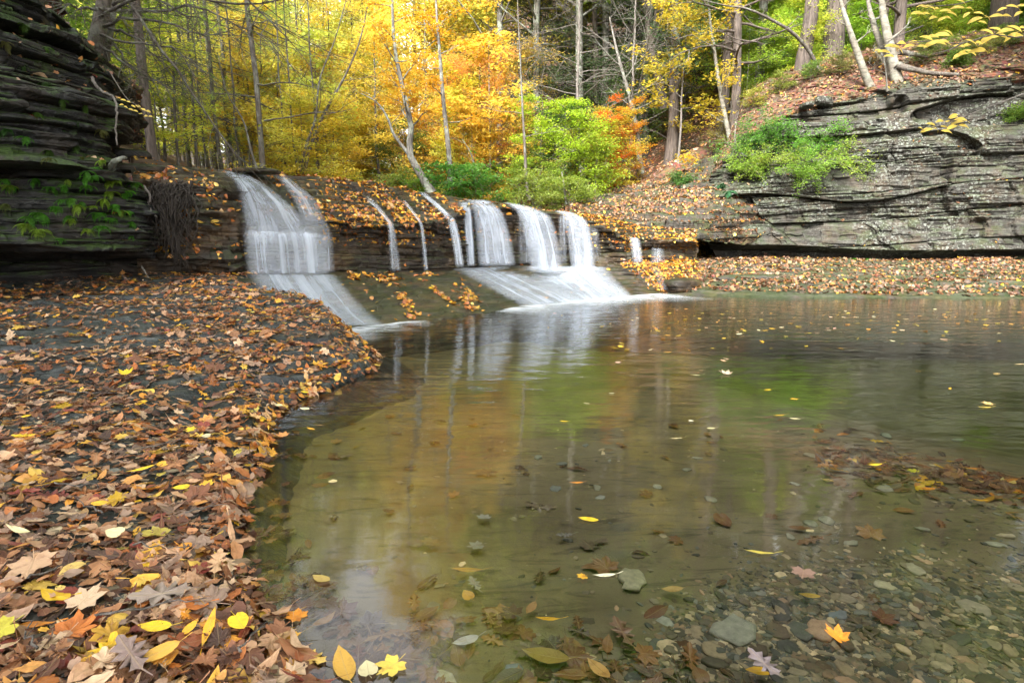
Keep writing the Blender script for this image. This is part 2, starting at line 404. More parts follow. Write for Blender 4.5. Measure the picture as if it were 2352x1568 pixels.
# ---- falls rock -----------------------------------------------------------
FC = [ # crest, mid, lip, recess, foot, ledge, water (None = hidden under the bank)
 ((300,352,7.0),(300,380,6.8),(305,415,6.55),(320,575,6.75),(320,640,6.9),(330,650,6.4),(330,760,5.2)),
 ((350,364,7.2),(355,385,6.95),(360,415,6.6),(370,570,6.8),(375,638,6.95),(380,650,6.4),(400,765,5.3)),
 ((420,377,7.5),(425,395,7.1),(430,420,6.7),(435,572,6.75),(440,636,7.05),(440,650,6.5),(450,765,5.4)),
 ((500,389,8.0),(505,405,7.6),(515,430,7.0),(530,575,6.95),(535,632,7.15),(530,645,6.7),(575,752,5.95)),
 ((570,390,8.3),(575,412,7.9),(590,450,7.55),(570,560,7.25),(568,629,7.2),(575,640,6.9),(650,752,6.0)),
 ((640,400,8.6),(655,430,8.15),(690,490,7.7),(700,560,7.55),(705,627,7.55),(710,637,7.25),(750,768,5.75)),
 ((700,405,8.9),(720,450,8.4),(760,510,7.95),(765,550,8.1),(768,625,8.0),(780,635,7.7),(830,750,6.2)),
 ((800,412,9.5),(820,460,9.0),(860,513,8.45),(865,550,8.75),(865,622,8.65),(875,634,8.3),(950,739,6.6)),
 ((880,425,10.1),(900,465,9.6),(960,513,8.95),(960,550,9.25),(960,620,9.2),(970,634,8.8),(1060,725,7.1)),
 ((960,440,10.7),(990,470,10.2),(1035,500,9.6),(1038,545,9.85),(1040,617,9.75),(1050,632,9.3),(1130,715,7.6)),
 ((1040,452,11.3),(1060,462,10.8),(1085,474,10.25),(1088,540,10.45),(1092,612,10.4),(1105,624,9.9),(1220,702,8.4)),
 ((1120,462,11.8),(1140,468,11.3),(1165,476,10.75),(1168,540,10.95),(1175,609,10.85),(1190,620,10.3),(1300,692,9.1)),
 ((1200,474,12.2),(1215,479,11.7),(1240,486,11.15),(1245,545,11.35),(1250,607,11.25),(1270,618,10.7),(1380,685,9.7)),
 ((1280,486,12.5),(1290,490,12.0),(1310,496,11.45),(1312,545,11.6),(1320,605,11.5),(1340,618,11.0),(1450,680,10.1)),
 ((1340,490,12.8),(1355,500,12.0),(1375,515,11.5),(1380,562,11.6),(1390,604,11.5),(1410,620,11.0),(1500,676,10.3)),
 ((1400,500,12.6),(1420,525,11.8),(1436,545,11.35),(1440,572,11.35),(1442,602,11.35),(1460,614,10.9),(1545,673,10.5)),
 ((1455,515,13.0),(1458,535,12.4),(1462,548,12.05),(1466,572,12.2),(1470,600,12.0),(1490,610,11.4),(1580,670,10.7)),
 ((1600,530,13.4),(1600,545,12.8),(1600,560,12.4),(1600,572,12.9),(1600,598,12.7),(1600,606,12.0),(1640,668,10.9)),
]
def fnet():
    cols = []
    for c in FC:
        p = [W(*q) for q in c]
        p[6] = W(*c[6]); 
        back = p[0] + np.array([-.25, 1.6, -.12]); back0 = p[0] + np.array([-.1, .5, -.03])
        under = p[6] + (p[6]-p[5])*.5 + np.array([0, 0, -.35])
        # water row lies exactly on the pool surface
        p[6][2] = min(p[6][2], .0)
        cols.append([back, back0] + p + [under])
    return np.array(cols).transpose(1, 0, 2)
FN = fnet()
FP, F_tr, F_tc = loft_base(FN, 640, 900)
x_, y_ = FP[..., 0], FP[..., 1]
trg = F_tr[:, None] + 0*FP[..., 0]; tcg = F_tc[None, :] + 0*FP[..., 0]
lower = sstep(6.2, 6.7, trg)                      # the smooth slab below the falls
g = 1 - .35*lower * sstep(3.0, 3.6, tcg)
FP = rockify(FP, [(2.6, .17, 1.0), (7, .11, 1.9), (18, .055, 3), (40, .022, 4)], 3, massive=.45, terr=(.075, .9), noise_amp=.06, guard=g, sgn=1 if normals(FP)[300:400, :, 1].mean() < 0 else -1)
grid_obj('waterfall_rock', FP, M['falls_rock'], 'dark wet layered rock shelf that the water falls over')
def FS(c, r, off=.0):        # point on the undisplaced falls rock: column, row
    R = np.clip(r, 0, FN.shape[0]-1.001); i = int(R); f = R - i
    A = cr_interp(FN, np.array([float(c)]))[:, 0]
    return A[i]*(1-f) + A[i+1]*f
def fgrid(c, r):             # displaced surface point near (column, row)
    i = int(np.argmin(abs(F_tr - r))); j = int(np.argmin(abs(F_tc - c)))
    return FP[i, j]
# ---- left bank ------------------------------------------------------------
shore = [GZ(*q) for q in [(700,1900),(640,1568),(560,1400),(532,1290),(520,1190),(545,1120),(600,1050),(592,985),(640,935),(760,890),(850,852),(858,818),(800,775),(735,757),(640,750),(585,738)]]
shore = [np.array([-.32, .2, 0])] + shore + [np.array([-3.0, 6.9, 0]), np.array([-3.0, 7.6, 0])]
shore = np.array(shore)[:, :2]
def shore_dist(x, y):        # > 0 on the land side
    d = np.full(x.shape, 1e9); sg = np.ones(x.shape)
    inside = np.zeros(x.shape, bool)
    poly = np.vstack([shore, [[-30, 7.6], [-30, .2]]])
    n = len(poly)
    for i in range(n):
        a, b = poly[i], poly[(i+1) % n]
        if i < len(shore)-1:
            ab = b-a; t = np.clip(((x-a[0])*ab[0]+(y-a[1])*ab[1])/(ab@ab), 0, 1)
            d = np.minimum(d, np.hypot(x-a[0]-t*ab[0], y-a[1]-t*ab[1]))
        c = ((a[1] > y) != (b[1] > y)) & (x < (b[0]-a[0])*(y-a[1])/(b[1]-a[1]+1e-12)+a[0])
        inside ^= c
    return np.where(inside, d, -d)
def bank_z(x, y):
    d = shore_dist(x, y) + .05*fbm(x*3, y*3, 0, 41, 3)
    zt = np.interp(y, [0, 1, 3, 4.5, 5.6, 6.6, 8], [.05, .06, .12, .22, .37, .50, .58])
    k = np.interp(y, [1, 3, 4.2, 5.5], [.9, .6, .3, .22])
    z = zt*np.clip(d/k, 0, 1)**.8 + .02*(d > 0)
    z = np.where(d > 0, z, -.02 + .55*d)
    z = z + .035*fbm(x*.9, y*1.6, 0, 44, 4)*sstep(-.1, .4, d) + .008*fbm(x*6, y*6, 0, 47, 3)
    amt = sstep(1.6, 3.0, y)*sstep(-.05, .1, d)
    h = .055; nz = .9*vn(x*.55, y*1.1, 0, 45) + .5*vn(x*2.0, y*3.4, 0, 46)
    q = z/h + nz; L = np.floor(q); f = q - L
    zt2 = (L + sstep(.78, 1, f) - nz)*h + .2*h
    z = z + (zt2 - z)*amt*.9
    h = .022; nz = .9*vn(x*1.1, y*2.2, 0, 48) + .6*vn(x*4, y*7, 0, 49)      # thin flags of slate with broken edges
    q = z/h + nz; L = np.floor(q); f = q - L
    z = z + ((L + sstep(.85, 1, f) - nz)*h + .15*h - z)*amt*.85
    return z + .004*fbm(x*14, y*30, 0, 50, 3)*amt
bx = np.concatenate([np.linspace(-14, -6.2, 60), np.linspace(-6.18, .4, 520)])
by = np.concatenate([np.linspace(-.4, 3.4, 330), np.linspace(3.41, 7.6, 300)])
BX, BY = np.meshgrid(bx, by)
BP = np.stack([BX, BY, bank_z(BX, BY)], -1)
grid_obj('rock_bank', BP, M['bank_rock'], 'flat grey shale bank under the fallen leaves left of the pool')
# ---- pool bed -------------------------------------------------------------
def bed_z(x, y):
    a, b = np.array([2.3, 2.1]), np.array([.9, 5.2])
    ab = b-a; nn = np.array([ab[1], -ab[0]])/np.hypot(*ab)
    d = (x-a[0])*nn[0] + (y-a[1])*nn[1]
    d = d + .25*vn(x*.8, y*.8, 0, 52)
    z = -.075 - .035*np.clip(y-1, 0, 3) - .62*sstep(-.4, 3.2, d) - .12*sstep(3.5, 6, y)
    z = z + .025*fbm(x*1.3, y*1.8, 0, 53, 4) + .004*vn(x*6, y*22, 0, 54)
    # thin slabs of shale that break the sand in low steps
    q = .5*x + .8*y + .35*vn(x*.7, y*.7, 0, 55)
    z = z + .007*(hsh(np.floor(q*1.1), 0, 56)-.5)
    return z
px = np.linspace(-4.2, 16, 700); py = np.concatenate([np.linspace(-.4, 4, 360), np.linspace(4.02, 12.5, 220)])
PX, PY = np.meshgrid(px, py)
PP = np.stack([PX, PY, bed_z(PX, PY)], -1)
grid_obj('pool_bed', PP, M['sand'], 'sandy olive-brown pool bed under shallow water')
# ---- pool water: a closed body of water ----------------------------------
def water_body():
    x0, x1, y0, y1, zb = -3.9, 15.6, -.3, 12.2, -1.9
    V = [(x0,y0,0),(x1,y0,0),(x1,y1,0),(x0,y1,0),(x0,y0,zb),(x1,y0,zb),(x1,y1,zb),(x0,y1,zb)]
    F = [(0,1,2,3),(7,6,5,4),(0,4,5,1),(1,5,6,2),(2,6,7,3),(3,7,4,0)]
    return tag(link('pool_water', mesh_np('pool_water', V, [F], [M['water']])), 'clear olive-green pool water', kind='structure')
water_body()
# ---- right bank, shelves, cliff ------------------------------------------
RB = [[(1480,700,9.9),(1500,676,10.4),(1510,662,10.7),(1520,642,11.3),(1530,622,12.0),(1540,604,12.9),(1545,596,14.0)],
      [(1600,700,9.6),(1600,672,10.2),(1605,655,10.6),(1615,635,11.3),(1625,618,12.0),(1640,602,12.9),(1650,594,14.6)],
      [(1800,700,9.3),(1800,675,9.75),(1805,655,10.2),(1810,636,11.0),(1815,616,12.0),(1820,602,13.0),(1830,593,14.6)],
      [(2050,705,9.2),(2050,679,9.65),(2050,656,10.2),(2050,634,11.0),(2050,616,11.8),(2050,600,12.9),(2050,592,14.4)],
      [(2350,712,9.1),(2350,684,9.5),(2350,656,10.1),(2350,632,10.9),(2350,612,11.8),(2350,598,12.7),(2350,590,14.2)],
      [(2700,720,9.1),(2700,690,9.4),(2700,660,10),(2700,632,10.8),(2700,612,11.8),(2700,598,12.7),(2700,590,14)],
      [(3300,730,9.0),(3300,694,9.3),(3300,664,10),(3300,632,10.8),(3300,612,11.8),(3300,598,12.7),(3300,590,14)]]
net = np.array([[W(*q) for q in c] for c in RB]).transpose(1, 0, 2); net[0, :, 2] = -.6; net[0, :, 1] -= .5
RP, RT, _ = loft_base(net, 260, 760)
RP[..., 2] += (.09*vn(RP[...,0]*.5, RP[...,1]*.9, 0, 61) + .04*fbm(RP[...,0]*1.5, RP[...,1]*2.5, 0, 62, 3))*sstep(1.2, 2.2, RT)[:, None]
RP = rockify(RP, [(9, .05, 1)], 63, terr=(.085, .85), noise_amp=.03, guard=sstep(.9, 1.3, RT)[:, None] + 0*RP[..., 0], sgn=1 if normals(RP)[..., 2].mean() > 0 else -1)
grid_obj('right_bank', RP, M['ledge_rock'], 'low leaf-strewn ledge at the foot of the cliff beyond the pool')
# shelves behind the right end of the falls
SH = [[(1300,500,12.7),(1305,484,13.6),(1310,474,15),(1300,462,17),(1290,455,19.5)],
      [(1400,510,12.8),(1400,484,13.8),(1400,468,15),(1400,440,17),(1400,418,19.5)],
      [(1480,530,12.9),(1490,492,13.7),(1500,468,14.8),(1500,425,17),(1500,396,19.5)],
      [(1560,545,13.0),(1570,495,13.6),(1580,455,14.6),(1580,410,16.6),(1590,360,19)],
      [(1640,560,13.2),(1650,500,13.6),(1650,450,14.4),(1660,395,16.0),(1665,330,18)],
      [(1760,560,13.9),(1760,500,14.2),(1760,440,15.0),(1760,380,16.2),(1760,260,18)]]
net = np.array([[W(*q) for q in c] for c in SH]).transpose(1, 0, 2)
SP, ST, _ = loft_base(net, 380, 420)
SP = rockify(SP, [(6, .25, .7), (15, .10, 1.3)], 71, terr=(.20, .95), noise_amp=.12, sgn=1 if normals(SP)[..., 2].mean() > 0 else -1)
grid_obj('rock_ledges', SP, M['ledge_rock'], 'stepped leaf-covered rock ledges rising right of the falls')
CN = [ # cols of the right cliff: top back, mound, rock edge, upper, bulge, lower, lip, recess, foot
 [(1640,395,18),(1640,405,16.2),(1640,430,15.3),(1640,460,14.7),(1640,500,14.3),(1640,530,14.1),(1640,560,13.9),(1640,572,14.3),(1645,596,14.5)],
 [(1700,240,17.6),(1700,285,16.2),(1700,350,15.4),(1700,400,15.0),(1700,440,14.5),(1700,520,14.1),(1695,562,13.8),(1695,575,14.3),(1695,595,14.5)],
 [(1790,180,17.4),(1790,225,16.2),(1790,275,15.2),(1790,345,15.0),(1790,410,14.4),(1790,505,14.0),(1790,562,13.7),(1790,577,14.2),(1790,594,14.4)],
 [(1880,150,17.2),(1880,178,16.2),(1880,238,15.0),(1880,320,14.8),(1880,395,14.2),(1880,500,13.9),(1880,565,13.55),(1880,580,14.1),(1880,594,14.2)],
 [(1980,128,17),(1980,150,16.0),(1980,226,14.6),(1980,305,14.5),(1980,355,14.1),(1980,480,13.8),(1980,572,13.4),(1980,583,13.7),(1980,593,13.9)],
 [(2080,108,16.8),(2080,128,15.8),(2080,205,14.4),(2080,290,14.1),(2080,340,13.85),(2080,470,13.6),(2080,574,13.2),(2080,583,13.5),(2080,593,13.8)],
 [(2200,92,16.5),(2200,112,15.5),(2200,190,14.1),(2200,280,14.0),(2200,330,13.55),(2200,470,13.4),(2200,573,13.0),(2200,582,13.3),(2200,592,13.6)],
 [(2350,70,16),(2350,90,15),(2350,175,13.8),(2350,260,13.6),(2350,330,13.2),(2350,470,13.0),(2350,572,12.7),(2350,581,13.1),(2350,591,13.4)],
 [(2700,30,15.5),(2700,60,14.5),(2700,140,13.3),(2700,240,13.0),(2700,330,12.7),(2700,470,12.6),(2700,570,12.3),(2700,580,12.7),(2700,590,13)],
 [(3300,0,15),(3300,30,14),(3300,120,12.8),(3300,240,12.6),(3300,330,12.3),(3300,470,12.2),(3300,570,12),(3300,580,12.4),(3300,590,12.6)]]
net = np.array([[W(*q) for q in c] for c in CN]).transpose(1, 0, 2)
net[0, :, 2] += .1
CP, CT, CC = loft_base(net, 720, 1000)
gd = .25 + .75*sstep(1.6, 2.1, CT)[:, None] + 0*CP[..., 0]
CP = rockify(CP, [(.55, .80, .45), (1.6, .42, .8), (4.5, .17, 1.5), (13, .08, 2.4), (34, .028, 3)], 83, massive=.93, level=True, tilt=(-.035, 0), noise_amp=.10, guard=gd, sgn=1 if normals(CP)[400:, :, 1].mean() < 0 else -1)
o = grid_obj('right_cliff', CP, M['cliff_rock'], 'tall grey lichen-spotted rock cliff on the right side of the pool')
o.data.materials.append(M['soil'])
mi = np.repeat((CT[:-1] < 1.93)[:, None], CP.shape[1]-1, 1)
mi = (CT[:-1, None] + .25*vn(CP[:-1, :-1, 0]*1.5, CP[:-1, :-1, 1]*1.5, 0, 5)) < 1.9
o.data.polygons.foreach_set('material_index', mi.astype(np.int32).ravel())
# ---- left cliff -----------------------------------------------------------
LN = [ # top back, top edge, upper, mid, ledge above, ledge lip, under ledge, lower, overhang lip, recess, foot
 [(-900,-500,7),(-900,-420,4.6),(-900,-200,4.3),(-900,200,4.2),(-900,345,4.2),(-900,370,4.0),(-900,400,4.2),(-900,480,4.1),(-900,570,4.0),(-900,600,4.6),(-900,720,4.8)],
 [(-300,-260,7.5),(-300,-200,5.4),(-300,0,5.1),(-300,220,5.0),(-300,340,4.95),(-300,365,4.7),(-300,395,5.0),(-300,470,4.9),(-300,570,4.7),(-300,600,5.5),(-300,680,5.6)],
 [(0,-90,8),(-30,-60,6.1),(-20,60,5.7),(-10,220,5.5),(0,338,5.5),(0,362,5.15),(0,392,5.6),(0,460,5.5),(0,562,5.3),(0,595,6.1),(0,655,6.3)],
 [(90,-20,8.5),(70,25,6.3),(60,110,5.95),(60,230,5.7),(80,345,5.6),(80,372,5.3),(80,400,5.7),(80,470,5.6),(80,566,5.4),(80,595,6.3),(80,650,6.45)],
 [(170,70,8.8),(150,100,6.5),(140,170,6.15),(140,260,5.9),(160,352,5.75),(160,380,5.45),(160,408,5.85),(160,475,5.75),(160,568,5.55),(160,596,6.45),(160,646,6.6)],
 [(235,130,9),(215,150,6.7),(205,215,6.4),(210,285,6.15),(230,362,5.95),(230,392,5.65),(230,420,6.0),(230,485,5.95),(230,570,5.75),(230,596,6.6),(230,642,6.75)],
 [(300,190,9.2),(258,200,6.9),(262,255,6.6),(270,310,6.35),(282,365,6.2),(285,398,5.95),(285,424,6.2),(285,490,6.15),(290,572,5.95),(290,596,6.75),(290,641,6.85)],
 [(330,240,9.4),(278,262,7.1),(284,300,6.9),(290,340,6.7),(300,378,6.5),(305,402,6.3),(315,430,6.5),(330,500,6.45),(340,574,6.3),(340,596,6.9),(340,640,6.95)],
 [(340,330,9.6),(290,330,8.0),(298,345,7.9),(305,365,7.8),(320,390,7.4),(330,412,7.2),(350,440,7.3),(370,510,7.3),(380,575,7.3),(380,596,7.4),(380,640,7.4)]]
net = np.array([[W(*q) for q in c] for c in LN]).transpose(1, 0, 2)
LP, LT, LC = loft_base(net, 800, 620)
gd = (1 - .6*sstep(9.0, 9.4, LT))[:, None] + 0*LP[..., 0]
LP = rockify(LP, [(2.2, .30, .6), (7, .20, 1.4), (16, .12, 2.4), (34, .045, 4)], 93, level=True, tilt=(.05, 0), noise_amp=.06, guard=gd, terr=(.10, .7), sgn=1 if normals(LP)[300:600, :, 1].mean() < 0 else -1)
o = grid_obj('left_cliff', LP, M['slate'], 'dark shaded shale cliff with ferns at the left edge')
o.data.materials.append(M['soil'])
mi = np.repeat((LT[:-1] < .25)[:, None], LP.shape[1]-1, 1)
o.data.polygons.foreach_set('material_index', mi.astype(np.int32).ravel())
# ---- valley floor and wooded hillsides -----------------------------------
def crest_y(x):
    cx = FN[2][:, 0]; cy = FN[2][:, 1]
    return np.interp(x, cx, cy)
def cliff_y(x):
    e = CN_edge
    return np.interp(x, e[:, 0], e[:, 1])
CN_edge = np.array([W(*c[0]) for c in CN]); CN_edge = CN_edge[np.argsort(CN_edge[:, 0])]
def hill_z(x, y):
    z = 1.72 + .10*fbm(x*.4, y*.4, 0, 101, 3)
    xl = 2.5 - .45*np.clip(y-19, 0, None)
    d = np.clip(x - xl, 0, None)
    up = np.where(d < 6, .62*d, 3.72 + .07*(d-6))
    steep = sstep(17, 26, y)*(1-sstep(6.5, 11, x)*sstep(40, 30, y))
    up2 = .80*d
    z = z + up*(1-steep) + np.minimum(up2, 18)*steep
    # left side of the valley, and its head
    dl = np.clip(-5.2 - .22*(y-9) - x, 0, None)
    z = z + np.minimum(.55*dl, 9)
    z = z + .5*np.clip(y - 42, 0, 40)*sstep(-6, 8, x + .25*(y-42)) + .04*np.clip(y - 42, 0, 60)
    z = z + .25*fbm(x*.25, y*.25, 0, 102, 3)*sstep(0, 2, d)
    front = np.where(x < 2.9, crest_y(x) + .9, np.where(x < 6.6, np.interp(x, [2.9, 3.4, 6.6], [14.2, 16.8, 17.6]), cliff_y(x) - .25))
    front = np.where(x < -4.8, 9.3, front)
    w = sstep(0, .8, y - front)
    return z*w + (-1.5)*(1-w)
hx = np.concatenate([np.linspace(-90, -14, 60), np.linspace(-13.5, 22, 260), np.linspace(22.5, 90, 60)])
hy = np.concatenate([np.linspace(7.5, 24, 200), np.linspace(24.3, 90, 160)])
HX, HY = np.meshgrid(hx, hy)
HP = np.stack([HX, HY, hill_z(HX, HY)], -1)
grid_obj('hillside', HP, M['soil'], 'leaf-littered forest floor and wooded slopes behind the falls')

# ground behind and beside the camera, where the bank goes on
def outer_ground():
    gx, gy = np.meshgrid(np.linspace(-40, 40, 90), np.linspace(-30, 1.0, 50))
    gz = .05 + .25*fbm(gx*.3, gy*.3, 0, 108, 3) + np.clip(-3.5-gx, 0, 40)*.35 + np.clip(gx-12, 0, 40)*.35
    gz = np.where((gy > -.38) & (gx > -13), -2.1, gz) 
    gz = np.where(gy > -.9, np.minimum(gz, .05), gz)
    grid_obj('forest_ground', np.stack([gx, gy, gz], -1), M['soil'], 'leaf-covered ground beside the pool')
outer_ground()

def boulder(name, label, p, size, seed, mat, squash=(1, .8, .55), yaw=0.0, cat='rock'):
    """a broken block of layered rock"""
    th, ph = np.meshgrid(np.linspace(0, 2*pi, 90), np.linspace(.02, pi-.02, 50))
    f = lambda c, e: np.sign(c)*np.abs(c)**e
    P = np.stack([f(np.sin(ph), .55)*f(np.cos(th), .6), f(np.sin(ph), .55)*f(np.sin(th), .6), f(np.cos(ph), .6)], -1)*np.array(squash)*size
    c, s = cos(yaw), sin(yaw)
    P = np.stack([P[..., 0]*c-P[..., 1]*s, P[..., 0]*s+P[..., 1]*c, P[..., 2]], -1) + np.array(p)
    r = 1 + .16*fbm(P[..., 0]*1.3/size, P[..., 1]*1.3/size, P[..., 2]*1.3/size, seed, 4) + .10*strata_off(P, 2.2/size, seed, 1/size)
    Q = (P-np.array(p))*r[..., None]; Q[:, -1] = Q[:, 0]
    o = link(name, mesh_np(name, Q.reshape(-1, 3), [grid_faces(50, 90)], [mat], smooth=True), loc=p)
    return tag(o, label, cat)
# ------------------------------------------------------------------ leaves
def polar(pts):
    return [(r*cos(radians(a)), r*sin(radians(a))) for a, r in pts]
MAPLE = polar([(-90,.20),(-70,.44),(-50,.66),(-40,.58),(-26,.62),(-12,.86),(0,.70),(10,.64),(15,.58),(24,.74),(32,.80),(42,1.0),(50,.84),(58,.78),(64,.60),(71,.66),(78,.86),(84,.84),(90,1.12),(97,.82),(103,.88),(110,.66),(117,.60),(124,.80),(131,.84),(139,.98),(149,.80),(157,.74),(165,.58),(171,.64),(180,.70),(192,.84),(206,.62),(220,.58),(230,.66),(250,.44)])
OAK = [(0,-1.0),(.12,-.8),(.32,-.72),(.16,-.52),(.48,-.34),(.20,-.14),(.56,.12),(.22,.32),(.44,.58),(.16,.70),(.14,.9),(0,1.05)]
OAK = OAK + [(-x, y) for x, y in OAK[-2:0:-1]]
BEECH = [(0,-1.0),(.20,-.82),(.38,-.5),(.45,-.1),(.40,.3),(.25,.66),(.08,.92),(0,1.08)]
BEECH = BEECH + [(-x, y) for x, y in BEECH[-2:0:-1]]
SLIM = [(0,-1.1),(.10,-.8),(.20,-.4),(.24,0),(.19,.45),(.09,.85),(0,1.2)]
SLIM = SLIM + [(-x, y) for x, y in SLIM[-2:0:-1]]
HEART = polar([(-90,.62),(-74,.82),(-50,.84),(-20,.74),(15,.70),(45,.72),(70,.84),(90,1.05),(110,.84),(135,.72),(165,.70),(200,.74),(230,.84),(254,.82)])
LOW = [(0,-1.0),(.42,-.35),(.34,.45),(0,1.0),(-.34,.45),(-.42,-.35)]
LOWM = [(0,-.5),(.85,-.25),(.35,.2),(.6,.75),(0,1.0),(-.6,.75),(-.35,.2),(-.85,-.25)]
class LeafShape:
    """a leaf outline turned into a small disc of triangles with an inner ring, so that it can curl"""
    def __init__(s, outline, ring=True, stem=True):
        o = np.array(outline); n = len(o)
        P = [np.zeros((1, 2))]
        if ring: P.append(o*.55)
        P.append(o)
        T = []
        j = (np.arange(n)+1) % n; i = np.arange(n)
        if ring:
            T.append(np.stack([0*i, 1+i, 1+j], 1)); T.append(np.stack([1+i, 1+n+i, 1+n+j], 1)); T.append(np.stack([1+i, 1+n+j, 1+j], 1))
        else: T.append(np.stack([0*i, 1+i, 1+j], 1))
        P = np.concatenate(P)
        if stem:
            y0 = o[0][1]; m = len(P)
            P = np.vstack([P, [[-.018, y0+.05], [.018, y0+.05], [.10, y0-.62], [.125, y0-.60]]])
            T.append(np.array([[m, m+2, m+1], [m+1, m+2, m+3]]))
        s.P = P; s.T = np.concatenate(T); s.k = len(P)
T_MAPLE, T_OAK, T_BEECH, T_SLIM, T_HEART = (LeafShape(x) for x in (MAPLE, OAK, BEECH, SLIM, HEART))
T_LOW, T_LOWM = LeafShape(LOW, False, False), LeafShape(LOWM, False, False)
def make_leaves(tpl, pos, nrm, size, yaw, curl, tint, crinkle=.06):
    """arrays of leaves: pos (n,3) nrm (n,3) size (n,) yaw (n,) curl (n,2) tint (n,3)"""
    n = len(pos); k = tpl.k
    p = tpl.P[None]*size[:, None, None]
    c, s_ = np.cos(yaw)[:, None], np.sin(yaw)[:, None]
    lx, ly = p[..., 0], p[..., 1]
    u, v = np.broadcast_to(tpl.P[None, :, 0], (n, k)), np.broadcast_to(tpl.P[None, :, 1], (n, k))
    lz = size[:, None]*(curl[:, 0:1]*u**2 + curl[:, 1:2]*v**2*.7 + crinkle*(rng.random((n, k))-.4)*(np.hypot(u, v) > .3))
    wx, wy = lx*c - ly*s_, lx*s_ + ly*c
    up = nrm/np.linalg.norm(nrm, axis=1)[:, None]
    ref = np.tile([[1.0, 0, 0]], (n, 1)); ref[np.abs(up[:, 0]) > .8] = [0, 1, 0]
    a = ref - up*(ref*up).sum(1)[:, None]; a /= np.linalg.norm(a, axis=1)[:, None]
    b = np.cross(up, a)
    V = pos[:, None] + wx[..., None]*a[:, None] + wy[..., None]*b[:, None] + lz[..., None]*up[:, None]
    F = tpl.T[None] + (np.arange(n)*k)[:, None, None]
    tc = np.repeat(tint[:, None], k, 1)
    uv = np.stack([u, v], -1)
    return V.reshape(-1, 3), F.reshape(-1, 3), tc.reshape(-1, 3), uv.reshape(-1, 2)
def join(parts):
    Vs, Fs, Cs, Us, n = [], [], [], [], 0
    for V, F, C, U in parts:
        Vs.append(V); Fs.append(F+n); Cs.append(C); Us.append(U); n += len(V)
    return np.concatenate(Vs), np.concatenate(Fs), np.concatenate(Cs), np.concatenate(Us)
PAL_DRY = np.array([(.30,.13,.06),(.42,.20,.09),(.20,.08,.04),(.52,.31,.18),(.12,.05,.03),(.60,.42,.27),(.36,.23,.16),(.44,.15,.04),(.56,.27,.07),(.07,.035,.025),(.24,.05,.035),(.28,.19,.14)])
PW_DRY = np.array([.13,.13,.11,.12,.10,.09,.10,.06,.06,.07,.03,.07])
PAL_YEL = np.array([(.72,.45,.02),(.70,.36,.03),(.62,.50,.10),(.74,.52,.16),(.60,.22,.02)])
PW_YEL = np.array([.3,.25,.12,.13,.2])
PAL_ORG = np.array([(.60,.26,.03),(.66,.36,.04),(.50,.16,.03),(.42,.13,.03),(.70,.46,.08),(.26,.08,.03),(.58,.36,.16)])
PW_ORG = np.array([.24,.18,.16,.14,.08,.12,.08])
PAL_SUB = np.array([(.14,.065,.03),(.08,.04,.022),(.20,.09,.035),(.05,.025,.018),(.26,.14,.05),(.15,.11,.08),(.12,.04,.025)])
PW_SUB = np.array([.2,.2,.15,.15,.1,.1,.1])
def pal(P, Wt, n, var=.25):
    k = 1.06 if P is PAL_DRY or P is PAL_ORG else 1.0
    c = k*P[rng.choice(len(P), n, p=Wt/Wt.sum())]
    return np.clip(c*(1 + var*(rng.random((n, 1))*2-1)), 0, .85)
def scatter(name, groups, mat, label, smooth=True):
    V, F, C, U = join(groups)
    o = link(name, mesh_np(name, V, [F], [mat], tint=C, uv=U, smooth=smooth))
    return tag(o, label, kind='stuff')
def rnormal(n, tilt): 
    t = rng.normal(0, tilt, (n, 2)); v = np.stack([t[:, 0], t[:, 1], np.ones(n)], 1)
    return v
def surf_normal(f, x, y, e=.03):
    return np.stack([-(f(x+e, y)-f(x-e, y))/(2*e), -(f(x, y+e)-f(x, y-e))/(2*e), np.ones_like(x)], 1)
